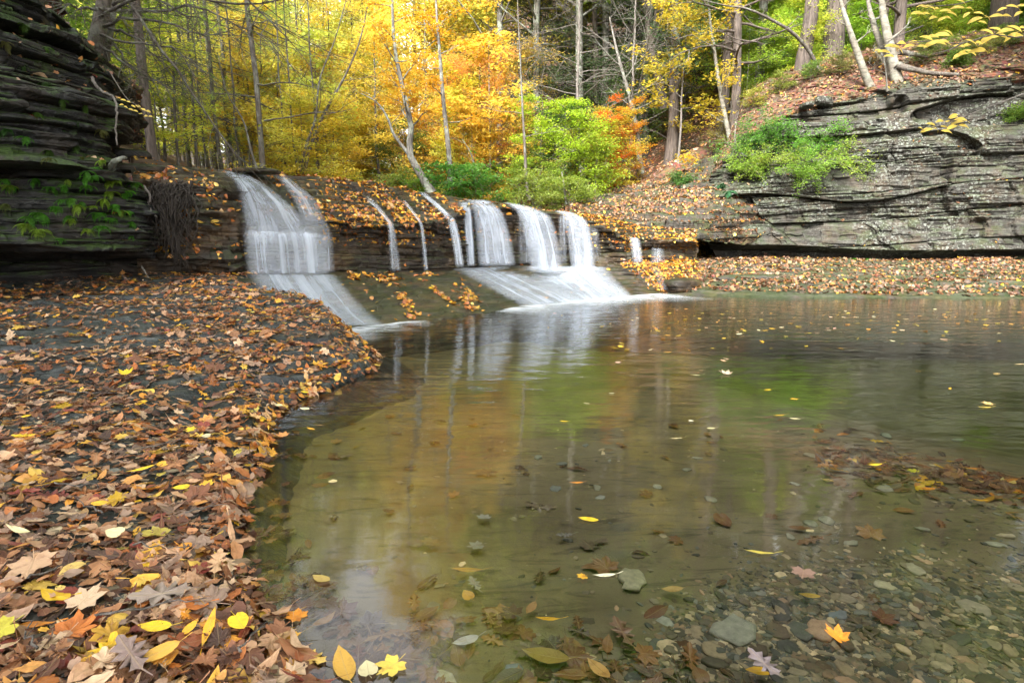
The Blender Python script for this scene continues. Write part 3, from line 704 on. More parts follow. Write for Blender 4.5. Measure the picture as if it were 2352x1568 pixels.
# ---- litter on the left bank ---------------------------------------------
def bank_litter():
    n = 44000
    # even over the picture of the bank: more and bigger leaves near the camera
    y = .75 + 6.4*rng.random(n)**1.15; x = -y*1.15 - .5 + (y*1.15 + .9)*rng.random(n)
    d = shore_dist(x, y)
    cover = fbm(x*.9, y*1.7, 0, 120, 4)
    u, v = project(np.stack([x, y, bank_z(x, y)], 1))
    keep = (d > -.06) & (u > -250)
    bare = sstep(.08, .45, cover + .08)          # patches of bare rock
    p = np.where(y > 4.3, .30 + .70*(1-bare), .50 + .50*(1-bare*.7))
    p = p*np.where((u < 420) & (v > 655) & (v < 770), .8, 1)*np.where((u > 380) & (v < 860), 1.5, 1)
    p = p*np.where((u < 420) & (v > 770) & (v < 800), .7, 1)
    p = p*np.interp(y, [1, 2.5, 4.5, 7], [.48, .40, .46, .80])*np.where(d < .25, 1.25, 1)
    keep &= rng.random(n) < p
    x, y, d = x[keep], y[keep], d[keep]; n = len(x)
    z = bank_z(x, y); N = surf_normal(bank_z, x, y)
    N = N*[.8, .8, 1] + np.concatenate([rng.normal(0, .20, (n, 2)), np.zeros((n, 1))], 1)
    lay = rng.random(n)**1.5
    z = np.maximum(z, .0) + .004 + lay*np.interp(y, [1, 5], [.022, .030])
    pos = np.stack([x, y, z], 1)
    kind = rng.choice(5, n, p=[.24, .14, .34, .08, .20])
    size = np.exp(rng.normal(0, .36, n))*np.array([.029, .035, .026, .026, .022])[kind]
    size = np.clip(size, .012, .08)
    size = size*np.interp(y, [1.5, 5], [1, .82])
    col = pal(PAL_DRY, PW_DRY, n)
    edge = np.exp(-np.clip(d, 0, 9)/.35)*(y > 2.2) + .35*(y > 4.6)
    o = rng.random(n) < .13 + .5*np.clip(edge, 0, 1)
    col[o] = pal(PAL_ORG, PW_ORG, o.sum())
    yl = rng.random(n) < .035 + .05*np.clip(edge, 0, 1)
    col[yl] = pal(PAL_YEL, PW_YEL, yl.sum())
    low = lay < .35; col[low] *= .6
    curl = rng.normal(.05, .34, (n, 2)); curl[yl] *= .4
    g = []
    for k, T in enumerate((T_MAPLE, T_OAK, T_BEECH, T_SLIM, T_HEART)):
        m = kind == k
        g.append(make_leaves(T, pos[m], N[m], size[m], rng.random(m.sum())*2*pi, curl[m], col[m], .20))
    # torn scraps and matted rot between the whole leaves
    q = rng.random(n) < .55; sp = pos[q] + np.concatenate([rng.normal(0, .06, (q.sum(), 2)), np.zeros((q.sum(), 1))], 1)
    sp[:, 2] = np.maximum(bank_z(sp[:, 0], sp[:, 1]), 0) + .003 + .004*rng.random(len(sp))
    sp = sp[shore_dist(sp[:, 0], sp[:, 1]) > 0]; k = len(sp)
    g.append(make_leaves(T_LOWM, sp, rnormal(k, .15), rng.uniform(.008, .024, k), rng.random(k)*6.28, rng.normal(0, .2, (k, 2)), pal(PAL_DRY, PW_DRY, k)*.45, .2))
    scatter('fallen_leaves', g, M['litter'], 'brown, orange and yellow leaf litter covering the grey bank left of the pool')
bank_litter()
# ---- leaves lying on lofted rock: pick spots by area ---------------------
def spots(P, n, dens=None, up_min=.25):
    N = normals(P); N = N*np.sign(N[..., 2:3] + 1e-9)
    du = P[1:, 1:] - P[:-1, :-1]; dv = P[1:, :-1] - P[:-1, 1:]
    A = np.linalg.norm(np.cross(du, dv), axis=2)
    A = A*(N[:-1, :-1, 2] > up_min)
    if dens is not None: A = A*dens(P[:-1, :-1], N[:-1, :-1])
    c = np.cumsum(A.ravel()); i = np.searchsorted(c, rng.random(n)*c[-1]); i = np.clip(i, 0, A.size-1)
    r, q = np.unravel_index(i, A.shape)
    return P[r, q] + (P[r+1, q+1]-P[r, q])*rng.random((n, 1)), N[r, q]
def rock_litter(name, P, n, dens, size, cols, label, mat='litter', mix_=(.3, .4, .3), up_min=.25, lift=.012, yel=.06, tilt=.25, detail=True, dim=1.0):
    pos, N = spots(P, n, dens, up_min)
    N = N*[.9, .9, 1] + np.concatenate([rng.normal(0, tilt, (n, 2)), np.zeros((n, 1))], 1)
    lay = rng.random(n)
    pos = pos + [0, 0, .004] + np.stack([0*lay, 0*lay, lay*lift], 1)
    k = rng.choice(3, n, p=mix_)
    s = np.clip(np.exp(rng.normal(0, .28, n))*size, size*.4, size*2)
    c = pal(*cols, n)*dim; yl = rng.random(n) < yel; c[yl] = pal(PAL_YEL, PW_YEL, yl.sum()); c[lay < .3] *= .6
    curl = rng.normal(.05, .35, (n, 2))
    tp = (T_MAPLE, T_BEECH, T_HEART) if detail else (T_LOWM, T_LOW, T_LOW)
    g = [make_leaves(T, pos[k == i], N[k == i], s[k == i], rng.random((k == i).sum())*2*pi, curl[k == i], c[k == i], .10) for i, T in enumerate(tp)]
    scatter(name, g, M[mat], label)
def dens_falls(P, N):
    u, v = project(P)
    d = np.zeros(u.shape)
    cov = fbm(P[..., 0]*1.3, P[..., 1]*1.3, 0, 130, 3)
    tri = F_tr[:-1, None] + 0*u; col = F_tc[None, :-1] + 0*u
    # the domed cap between the two groups of falls
    cap = (tri < 5.2) & (col > 4.4) & (col < 9.6)
    d = np.where(cap, 1.25, d)
    stream = np.abs(u - (800 + (v-410)*1.05)) < 10        # thin threads of water over the cap
    stream |= np.abs(u - (905 + (v-430)*.95)) < 12
    stream |= np.abs(u - (980 + (v-450)*1.3)) < 16
    d = np.where(cap & stream, .06, d)
    d = np.where((tri < 5.2) & (col <= 4.4) & (col > .2), .8, d)
    d = np.where((tri < 5.2) & (col > 2.6) & (col < 5.6) & (v > 400) & (u > 495 + (v-395)*.5) & (u < 600 + (v-395)*1.1), .03, d)
    d = np.where((tri < 5.2) & (col >= 9.6) & (col < 12.8), .12, d)
    d = np.where((tri < 5.2) & (col >= 12.8), .9, d)
    d = np.where((col < 3.1) & (tri >= 4) & (tri < 6) & (u > 420), .8, d)
    # drifts of leaves on the slab between the falls
    slab = (tri > 5.8)
    def blob(cx, cy, rx, ry, sl=0.0):
        return np.exp(-(((u-cx-(v-cy)*sl)/rx)**2 + ((v-cy)/ry)**2)**1.5)
    bl = .75*blob(880, 648, 40, 16) + blob(925, 690, 15, 36, .55) + blob(1005, 672, 7, 40, 1.25) + blob(1075, 685, 17, 24, .6) + blob(950, 722, 14, 6) + blob(1085, 708, 24, 5, 0) + blob(975, 632, 24, 4) + blob(1240, 620, 14, 2)*.3 + .8*blob(830, 636, 40, 7)
    d = np.where(slab, 1.5*np.clip(bl, 0, 1)*np.clip(.5+3*fbm(P[..., 0]*4, P[..., 1]*4, 0, 139, 3), .02, 1) + .012, d)
    d = np.where(slab & (col > 14.5) , .9, d)
    return d*np.where(slab, 1, np.clip(.5 + 1.3*cov, .1, 1))*(v < 760)*(N[..., 2] > np.where(slab, .2, .35))
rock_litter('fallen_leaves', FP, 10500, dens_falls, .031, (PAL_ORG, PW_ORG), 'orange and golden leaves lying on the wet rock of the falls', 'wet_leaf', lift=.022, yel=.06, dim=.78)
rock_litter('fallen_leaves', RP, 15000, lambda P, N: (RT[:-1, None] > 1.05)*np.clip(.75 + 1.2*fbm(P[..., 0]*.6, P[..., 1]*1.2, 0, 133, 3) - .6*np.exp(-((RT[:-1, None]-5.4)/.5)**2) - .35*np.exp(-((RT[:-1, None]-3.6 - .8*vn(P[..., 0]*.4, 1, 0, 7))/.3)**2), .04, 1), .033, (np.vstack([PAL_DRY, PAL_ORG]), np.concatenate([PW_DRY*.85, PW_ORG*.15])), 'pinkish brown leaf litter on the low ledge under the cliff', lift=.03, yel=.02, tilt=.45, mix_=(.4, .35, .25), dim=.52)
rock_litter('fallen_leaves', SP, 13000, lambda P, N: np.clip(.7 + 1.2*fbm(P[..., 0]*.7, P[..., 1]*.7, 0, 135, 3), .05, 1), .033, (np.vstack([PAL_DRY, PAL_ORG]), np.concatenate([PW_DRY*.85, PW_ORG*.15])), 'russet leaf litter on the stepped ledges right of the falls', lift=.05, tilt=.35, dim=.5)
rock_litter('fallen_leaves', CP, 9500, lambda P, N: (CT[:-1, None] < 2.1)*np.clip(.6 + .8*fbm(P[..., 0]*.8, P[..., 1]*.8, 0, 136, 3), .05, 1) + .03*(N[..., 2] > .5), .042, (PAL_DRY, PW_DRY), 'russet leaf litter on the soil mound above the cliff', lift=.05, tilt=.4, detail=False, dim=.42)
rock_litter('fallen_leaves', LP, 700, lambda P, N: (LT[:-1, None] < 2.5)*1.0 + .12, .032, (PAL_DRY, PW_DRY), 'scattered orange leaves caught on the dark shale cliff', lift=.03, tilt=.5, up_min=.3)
def hill_litter():
    n = 16000
    x = rng.uniform(0, 14, n); y = rng.uniform(14.5, 27, n)
    z = hill_z(x, y); k = z > 1.2; x, y, z = x[k], y[k], z[k]; n = len(x)
    g = [make_leaves(T_LOW, np.stack([x, y, z+.02+.05*rng.random(n)], 1), surf_normal(hill_z, x, y, .2)+rng.normal(0, .35, (n, 3)), np.full(n, .055)*np.exp(rng.normal(0, .2, n)), rng.random(n)*6.28, rng.normal(0, .3, (n, 2)), pal(PAL_DRY, PW_DRY, n), .1)]
    scatter('fallen_leaves', g, M['litter'], 'russet leaf litter on the wooded slope behind the falls')
hill_litter()
# ---- sunken leaves at the shallow margin ---------------------------------
def sunken():
    n = 5600
    y = rng.uniform(.7, 3.4, n); x = rng.uniform(-1.3, 2.4, n)
    z = np.maximum(bed_z(x, y), bank_z(x, y)*(shore_dist(x, y) > -.6) - 5*(shore_dist(x, y) <= -.6))
    u, v = project(np.stack([x, y, z], 1))
    dd = -shore_dist(x, y)
    p = .9*np.exp(-np.clip(dd, 0, 9)/.10) + .85*sstep(1370, 1500, v + (1100-u)*.10 - .10*np.clip(u-1100, 0, 3000))*(u < 1750) + .02
    p = p + .30*((v > 1180) & (v < 1400) & (u < 760)) 
    p = p*(.55 + .9*(fbm(x*3, y*3, 0, 141, 3) > -.05))
    k = (dd > -.02) & (rng.random(n) < p); x, y, z = x[k], y[k], z[k]; n = len(x)
    kind = rng.choice(4, n, p=[.45, .2, .25, .1])
    size = np.array([.038, .040, .030, .028])[kind]*np.exp(rng.normal(0, .25, n))
    z = np.minimum(z + .004 + .012*rng.random(n), -.006)
    g = [make_leaves(T, np.stack([x, y, z], 1)[kind == i], rnormal((kind == i).sum(), .12), size[kind == i], rng.random((kind == i).sum())*6.28, rng.normal(0, .12, ((kind == i).sum(), 2)), pal(PAL_SUB, PW_SUB, (kind == i).sum())*1.1, .08) for i, T in enumerate((T_MAPLE, T_OAK, T_BEECH, T_HEART))]
    scatter('sunken_leaves', g, M['wet_leaf'], 'dark brown waterlogged leaves lying on the bottom at the near edge of the pool')
    # the drift of leaves and shale further out on the right
    n = 300
    u = rng.uniform(1880, 2400, n); v = 1035 + (u-1880)*.20 + rng.normal(0, 34, n)
    pos = np.array([GZ(a, b, -.14) for a, b in zip(u, v)]); pos[:, 2] = bed_z(pos[:, 0], pos[:, 1]) + .004 + .008*rng.random(n)
    c = pal(PAL_SUB, PW_SUB, n)*1.0; yy = rng.random(n) < .12; c[yy] = pal(PAL_YEL, PW_YEL, yy.sum())*.8
    g = [make_leaves(T_OAK, pos[:110], rnormal(110, .2), rng.uniform(.03, .06, 110), rng.random(110)*6.28, rng.normal(0, .2, (110, 2)), c[:110]),
         make_leaves(T_BEECH, pos[110:], rnormal(190, .2), rng.uniform(.025, .045, 190), rng.random(190)*6.28, rng.normal(0, .2, (190, 2)), c[110:])]
    scatter('sunken_leaves', g, M['wet_leaf'], 'drift of brown and yellow sunken leaves among shale at the right side of the pool')
sunken()
# ---- stones ---------------------------------------------------------------
def stone_tpl(seed, thick=.30):
    r = np.random.default_rng(seed); K = 12
    ang = np.arange(K)*2*pi/K + r.normal(0, .12, K); rad = 1 + r.normal(0, .13, K); asp = r.uniform(.55, .9)
    ring = lambda s, z, j=0: np.stack([np.cos(ang)*rad*s, np.sin(ang)*rad*s*asp, z + r.normal(0, .02, K)], 1)
    V = np.concatenate([ring(.90, -thick*.5), ring(1.0, -.05), ring(.97, thick*.30), ring(.80, thick*.50), [[0, 0, thick*.55]]])
    F = []
    i = np.arange(K); j = (i+1) % K
    for q in range(3): F.append(np.stack([q*K+i, q*K+j, (q+1)*K+j, (q+1)*K+i], 1))
    T = np.stack([3*K+i, 3*K+j, 0*i+4*K], 1)
    return V, np.concatenate(F), T
STN = [stone_tpl(500+i, [.18, .28, .4, .24][i % 4]) for i in range(10)]
PAL_ST = np.array([(.135,.108,.070),(.185,.150,.095),(.095,.094,.078),(.28,.215,.13),(.13,.09,.056),(.055,.054,.046),(.23,.148,.088)])
PW_ST = np.array([.22,.22,.18,.12,.1,.1,.06])
def gravel(name, pos, size, label, base=1.0):
    n = len(pos); Vs, Fs, Ts, Cs, m = [], [], [], [], 0
    col = pal(PAL_ST, PW_ST, n, .5)*base*np.exp(rng.normal(0, .35, (n, 1)))
    kind = rng.integers(0, len(STN), n); yaw = rng.random(n)*2*pi; tl = rng.normal(0, .13, (n, 2))
    for i in range(n):
        V, F, T = STN[kind[i]]; c, s_ = cos(yaw[i]), sin(yaw[i])
        X = np.stack([V[:, 0]*c - V[:, 1]*s_, V[:, 0]*s_ + V[:, 1]*c, V[:, 2]], 1)*size[i]
        X[:, 2] += X[:, 0]*tl[i, 0] + X[:, 1]*tl[i, 1]
        Vs.append(X + pos[i]); Fs.append(F+m); Ts.append(T+m); Cs.append(np.repeat(col[i:i+1], len(V), 0)); m += len(V)
    o = link(name, mesh_np(name, np.concatenate(Vs), [np.concatenate(Fs), np.concatenate(Ts)], [M['stone']], tint=np.concatenate(Cs), smooth=True))
    return tag(o, label, kind='stuff')
def gravel_beds():
    n = 52000
    u = rng.uniform(900, 2700, n); v = rng.uniform(950, 1700, n)
    line = np.interp(u, [900, 1300, 1500, 1650, 2000, 2352, 2700], [1640, 1520, 1440, 1275, 1235, 1225, 1220])
    p = sstep(-20, 150, v-line + 40*vn(u/90., v/60., 0, 151))
    band = np.exp(-((v - (985 + (u-1700)*.24))/48)**2)*(u > 1820)*1.0
    p = np.maximum(p, band)*np.clip((v-800)/700, .2, 1)**1.5*(u > 1200+(1568-v)*.2) + .018
    k = rng.random(n) < p*.9; u, v = u[k], v[k]
    pos = np.array([GZ(a, b, -.10) for a, b in zip(u, v)]); pos[:, 2] = bed_z(pos[:, 0], pos[:, 1])
    pos = pos[(shore_dist(pos[:, 0], pos[:, 1]) < -.1)]
    n = len(pos); size = np.clip(np.exp(rng.normal(-4.95, .52, n)), .0035, .034)
    pos[:, 2] += size*.12*rng.random(n)
    gravel('gravel', pos, size, 'bed of flat olive-grey pebbles under the shallow water')
    # grey chips on the bank, showing between the leaves near the camera
    n = 2600; y = rng.uniform(.75, 2.6, n); x = -.2 - y*1.1*rng.random(n); k = shore_dist(x, y) > -.05; x, y = x[k], y[k]; n = len(x)
    pos = np.stack([x, y, bank_z(x, y)+.002], 1)
    gravel('gravel', pos, np.clip(np.exp(rng.normal(-4.5, .45, n)), .005, .03), 'small blue-grey shale chips on the bank between the nearest leaves', 1.3)
gravel_beds()
# ------------------------------------------------------------------ falling water
def sheet(name, L, R, mat, label, n=60, m=24, arc=None, feather=(.12, .05, .05), group=None, seed=0, layers=1, bow=0.0, steps=0.0):
    """a curtain of water between two edge paths (lists of world points); layers of it lie a few cm apart"""
    def res(P):
        P = np.array(P, float)
        if arc:   # free fall from the lip: even speed outwards, quickening downwards
            t = np.linspace(0, 1, n)[:, None]; a, b = P[0], P[-1]
            Q = a + (b-a)*t; Q[:, 2] = a[2] + (b[2]-a[2])*(t[:, 0]**arc)
            return Q
        l = np.concatenate([[0], np.cumsum(np.linalg.norm(np.diff(P, axis=0), axis=1))])
        t = np.interp(np.linspace(0, l[-1], n), l, np.arange(len(P)))
        return cr_interp(P[None], t)[0]
    A, B = res(L), res(R); s = np.linspace(0, 1, m)
    root = None
    Vs, Fs, Cs, Us, off = [], [], [], [], 0
    for k in range(layers):
        P = A[:, None]*(1-s)[None, :, None] + B[:, None]*s[None, :, None]
        d = np.array([0, -1, .15])*(.06*k)
        P = P + d
        wob = .015*fbm(s[None]*4 + seed + k*3.7, np.linspace(0, 1.5, n)[:, None]+k, 0, 200+k, 3)
        P[..., 1] -= wob + bow*np.sin(pi*s)[None]
        if steps:      # the water breaks over ledges of the rock beneath
            hh = np.linspace(0, 1, n)[:, None]*6.5 + .8*vn(s[None]*4, k, 0, 220)
            P[..., 1] -= steps*(hh-np.floor(hh))**.6*np.sin(pi*np.linspace(0, 1, n))[:, None]**.5
        ln = np.linalg.norm(A[-1]-A[0]); wd = np.linalg.norm(B[n//2]-A[n//2])
        U = np.stack(np.broadcast_arrays(s[None]*wd + seed*1.37 + k*5.1, np.linspace(0, 1, n)[:, None]*ln + k*2.3), -1)
        e = np.clip(np.minimum(s, 1-s)/max(feather[0], 1e-3), 0, 1)[None]
        v = np.linspace(0, 1, n)[:, None]
        vv = v + feather[1]*.9*vn(s[None]*m*.45, seed+k, 0, 230)*np.exp(-v*4)
        e = e*np.clip(vv/max(feather[1], 1e-3), 0, 1)*np.clip((1-v)/max(feather[2], 1e-3), 0, 1)
        e = e*np.clip(1 - .35*k, .3, 1)
        Vs.append(P.reshape(-1, 3)); Fs.append(grid_faces(n, m)+off); off += n*m
        Cs.append(np.repeat(e.reshape(-1, 1), 3, 1)); Us.append(U.reshape(-1, 2))
    o = link(name, mesh_np(name, np.concatenate(Vs), [np.concatenate(Fs)], [M[mat]], tint=np.concatenate(Cs), uv=np.concatenate(Us), smooth=True))
    return tag(o, label, 'waterfall', group)
def onfalls(pts, off=.05):
    out = []
    for c, r in pts:
        p = FS(c, r); out.append(p + np.array([0, -.7, .7])*off)
    return out
# big left cascade in two steps, then its slide into the pool
sheet('cascade', [W(508,394,8.05), W(532,412,7.7), W(548,440,7.4), W(556,490,7.2), W(564,560,7.05)],
      [W(562,397,8.15), W(604,420,7.85), W(648,452,7.55), W(700,500,7.4), W(745,560,7.3)], 'falls', 'widest white cascade tumbling down the dark rock at the left end of the falls', n=100, m=60, layers=2, seed=1, feather=(.22, .05, .12))
sheet('thin_cascade', [W(630,402,8.4), W(650,425,8.0), W(672,455,7.7), W(690,500,7.5), W(720,548,7.35)],
      [W(660,404,8.5), W(690,428,8.1), W(728,460,7.8), W(752,508,7.6), W(768,550,7.5)], 'falls_thin', 'faint side stream slipping over steps right of the widest cascade', n=80, m=30, layers=2, seed=4, feather=(.25, .1, .1))
sheet('water_slide', [W(574,630,6.88), W(592,672,6.5), W(610,722,6.13), W(632,750,5.98)],
      [W(772,630,7.35), W(808,672,6.85), W(850,715,6.4), W(892,747,6.05)], 'slide', 'fan of white water sliding down the smooth slab under the widest cascade', n=90, m=60, layers=3, seed=7, feather=(.22, .02, .05))
def drop(lt, lb, rt, rb, mat, label, seed, layers=2, arc=1.9, m=26, feather=(.35, .22, .06), group=None, name='falling_stream'):
    return sheet(name, [W(*lt), W(*lb)], [W(*rt), W(*rb)], mat, label, arc=arc, seed=seed, layers=layers, m=m, feather=feather, group=group)
def fall2(lip_l, top_l, bot_l, lip_r, top_r, bot_r, mat, label, seed, layers=3, name='curtain_of_water', m=50, arc=2.0, feather=(.24, .10, .03)):
    """water that first runs over the rounded lip, then falls free"""
    def path(a, b, c):
        a, b, c = W(*a), W(*b), W(*c); t = np.linspace(0, 1, 24)[:, None]
        Q = b + (c-b)*t; q0 = (b[2]-a[2])/max(np.linalg.norm((b-a)[:2]), .1)*np.linalg.norm((c-b)[:2])
        dz = c[2]-b[2]; q0 = max(q0, dz*.6)
        Q[:, 2] = b[2] + q0*t[:, 0] + (dz-q0)*t[:, 0]**arc
        return [a, (a+b)/2 + np.array([0, 0, .02])] + list(Q)
    return sheet(name, path(lip_l, top_l, bot_l), path(lip_r, top_r, bot_r), mat, label, n=110, m=m, layers=layers, seed=seed, feather=feather)
fall2((835,455,8.95), (889,511,8.42), (897,623,8.3), (850,452,9.0), (902,511,8.5), (922,623,8.4), 'falls_thin', 'thin thread of water, leftmost of two single threads falling off the leafy ledge', 11, m=18, layers=2, name='falling_stream')
fall2((920,462,9.5), (962,511,8.95), (974,622,8.8), (930,460,9.6), (970,511,9.0), (985,622,8.85), 'falls_thin', 'thin thread of water, second single thread falling off the leafy ledge', 12, m=14, layers=2, name='falling_stream')
fall2((960,442,10.4), (1022,500,9.5), (1046,614,9.3), (975,442,10.5), (1042,500,9.6), (1068,614,9.4), 'falls', 'narrow stream fed by a rill over the leaves, just left of the three broad curtains', 13, m=20, layers=2)
fall2((1050,462,10.9), (1058,478,10.0), (1072,612,9.85), (1075,462,11.0), (1082,478,10.05), (1092,612,9.9), 'falls', 'narrow white stream at the left edge of the first broad curtain', 14, m=20, layers=2)
fall2((1062,460,11.2), (1078,472,10.1), (1098,613,9.75), (1122,462,11.4), (1144,478,10.4), (1187,611,10.1), 'falls', 'first of three broad white curtains of water, widest at its top', 15)
fall2((1150,464,11.5), (1176,479,10.6), (1218,627,10.0), (1200,472,11.7), (1258,493,10.9), (1297,628,10.4), 'falls', 'middle and brightest of the three broad white curtains of water', 16, layers=3)
fall2((1262,484,12.0), (1284,492,11.2), (1310,622,10.9), (1310,488,12.1), (1345,505,11.3), (1369,624,11.0), 'falls', 'last of three broad white curtains, beside the brown rock corner', 17)
fall2((1185,476,11.4), (1186,486,10.8), (1190,606,10.7), (1240,488,11.3), (1240,494,11.0), (1246,606,10.9), 'falls_thin', 'veil of thin drips on the dark rock behind the middle curtain', 18, layers=1)
drop((1442,544,11.5), (1450,606,11.35), (1466,548,11.6), (1478,606,11.45), 'falls', 'short small fall in the notch right of the brown rock corner', 19, feather=(.3, .15, .08))
drop((1496,569,12.05), (1492,606,11.95), (1524,570,12.2), (1530,606,12.0), 'falls_thin', 'faint drips at the far right end of the falls', 21, layers=1)
# slides on the apron under the curtains
sheet('water_slide', [W(1030,616,9.7), W(1080,640,9.2), W(1135,670,8.7), W(1195,704,8.25)], [W(1175,612,10.7), W(1235,640,10.0), W(1300,668,9.3), W(1345,690,8.95)], 'slide', 'branching threads of water sliding down brown rock under the first broad curtain', n=90, m=70, layers=2, seed=24, feather=(.25, .04, .03))
sheet('water_slide', [W(1170,612,10.65), W(1215,640,10.0), W(1265,670,9.35), W(1305,697,8.85)], [W(1395,612,11.2), W(1415,640,10.7), W(1440,665,10.2), W(1458,683,9.9)], 'apron', 'broad white apron of water sliding into the pool under the brightest curtain', n=90, m=90, layers=3, seed=27, feather=(.22, .06, .02))
sheet('water_slide', [W(1480,606,11.6), W(1497,622,11.0), W(1508,645,10.5), W(1516,668,10.2)], [W(1505,606,11.6), W(1518,622,11.1), W(1529,645,10.6), W(1536,668,10.3)], 'falls_thin', 'narrow slide of water at the right end of the apron beside a dark boulder', n=40, m=20, layers=1, seed=31, feather=(.5, .3, .15))
# foam where the slides meet the pool
def foam_obj(pts, width, label, seed, h=.006):
    P = np.array([GZ(a, b, h) for a, b in pts]); n = 120
    t = np.linspace(0, len(P)-1, n); A = cr_interp(P[None], t)[0]
    d = np.gradient(A, axis=0); d /= np.linalg.norm(d, axis=1)[:, None]
    nr = np.stack([d[:, 1], -d[:, 0], 0*d[:, 0]], 1)
    s = np.linspace(-.25, 1, 20)
    wv = width*(1 + .5*vn(np.linspace(0, 9, n), seed, 0, 210))
    G = A[:, None] + nr[:, None]*(s[None, :, None]*wv[:, None, None]); G[..., 2] = h
    e = np.exp(-np.clip(s, 0, 1)**1.1*2.6)[None]*np.ones((n, 1))*np.clip(np.minimum(t, len(P)-1-t)/.5, 0, 1)[:, None]*1.25*np.clip(1-(s-.75)/.25, 0, 1)[None]
    o = link('foam', mesh_np('foam', G.reshape(-1, 3), [grid_faces(n, 20)], [M['foam']], tint=np.repeat(e.reshape(-1, 1), 3, 1)))
    tag(o, label, kind='stuff')
foam_obj([(730,776),(790,768),(840,752),(900,743),(985,737)], .55, 'white foam where the left slide enters the pool', 1)
foam_obj([(1130,716),(1210,706),(1280,698),(1350,692),(1420,686),(1490,680),(1550,676)], .85, 'white foam along the foot of the three broad curtains', 2)

drop((1281,495,11.1), (1283,608,11.0), (1300,495,11.15), (1304,608,11.05), 'falls_thin', 'fine veil of drips at the left edge of the last broad curtain', 33, layers=1)
drop((1346,520,11.3), (1352,606,11.2), (1372,525,11.35), (1384,606,11.25), 'falls_thin', 'fine drips on the brown rock right of the last broad curtain', 34, layers=1)
drop((560,530,7.05), (569,631,6.85), (738,534,7.3), (760,630,7.1), 'falls', 'lower tier of the widest cascade, falling in close vertical strands onto the slab', 38, layers=2, m=60, feather=(.12, .22, .02), name='cascade')
drop((735,540,7.4), (742,628,7.3), (766,540,7.5), (772,627,7.4), 'falls_thin', 'short hanging strands at the right edge of the widest cascade', 35, layers=2)
drop((1098,500,10.2), (1100,612,10.1), (1140,500,10.3), (1146,612,10.2), 'falls_thin', 'thin veil in front of the dark rock under the first broad curtain', 37, layers=1)
# ------------------------------------------------------------------ single leaves
SHP = {'maple': T_MAPLE, 'oak': T_OAK, 'beech': T_BEECH, 'slim': T_SLIM, 'heart': T_HEART}
def one_leaf(dx, dy, shape, size, col, label, where='water', yaw=None, curl=(.1, .12), tilt=.06, group=None, sub=.0, mat=None):
    if where == 'water': p = GZ(dx, dy, .004)
    elif where == 'sunk':
        p = GZ(dx, dy, -.1)
        for _ in range(4): p = GZ(dx, dy, float(max(bed_z(p[0:1], p[1:2])[0], bank_z(p[0:1], p[1:2])[0] if p[0] < 0 else -9)) + .028)
        p[2] = min(p[2], -.006)
    else:
        p = GZ(dx, dy, .1)
        for _ in range(6): p = GZ(dx, dy, max(float(bank_z(p[0:1], p[1:2])[0]), 0) + .036)
    yaw = random.uniform(0, 6.28) if yaw is None else yaw
    N = rnormal(1, tilt)
    if where == 'bank': N = N + [[.05, -.22, 0]]
    V, F, C, U = make_leaves(SHP[shape], np.zeros((1, 3)), N, np.array([size]), np.array([yaw]), np.array([curl]), np.array([col]), .05)
    o = link('leaf', mesh_np('leaf', V, [F], [M[mat or ('wet_leaf' if where == 'sunk' else 'litter')]], tint=C, uv=U, smooth=True), loc=p)
    return tag(o, label, 'leaf', group)
Y_, YO, CRM, OR_, TAN, BRN, LAV, GRY, DK, RD = (.85,.58,.02), (.82,.45,.03), (.78,.68,.38), (.80,.30,.03), (.52,.30,.10), (.32,.16,.08), (.46,.38,.42), (.34,.34,.34), (.10,.05,.04), (.50,.14,.06)
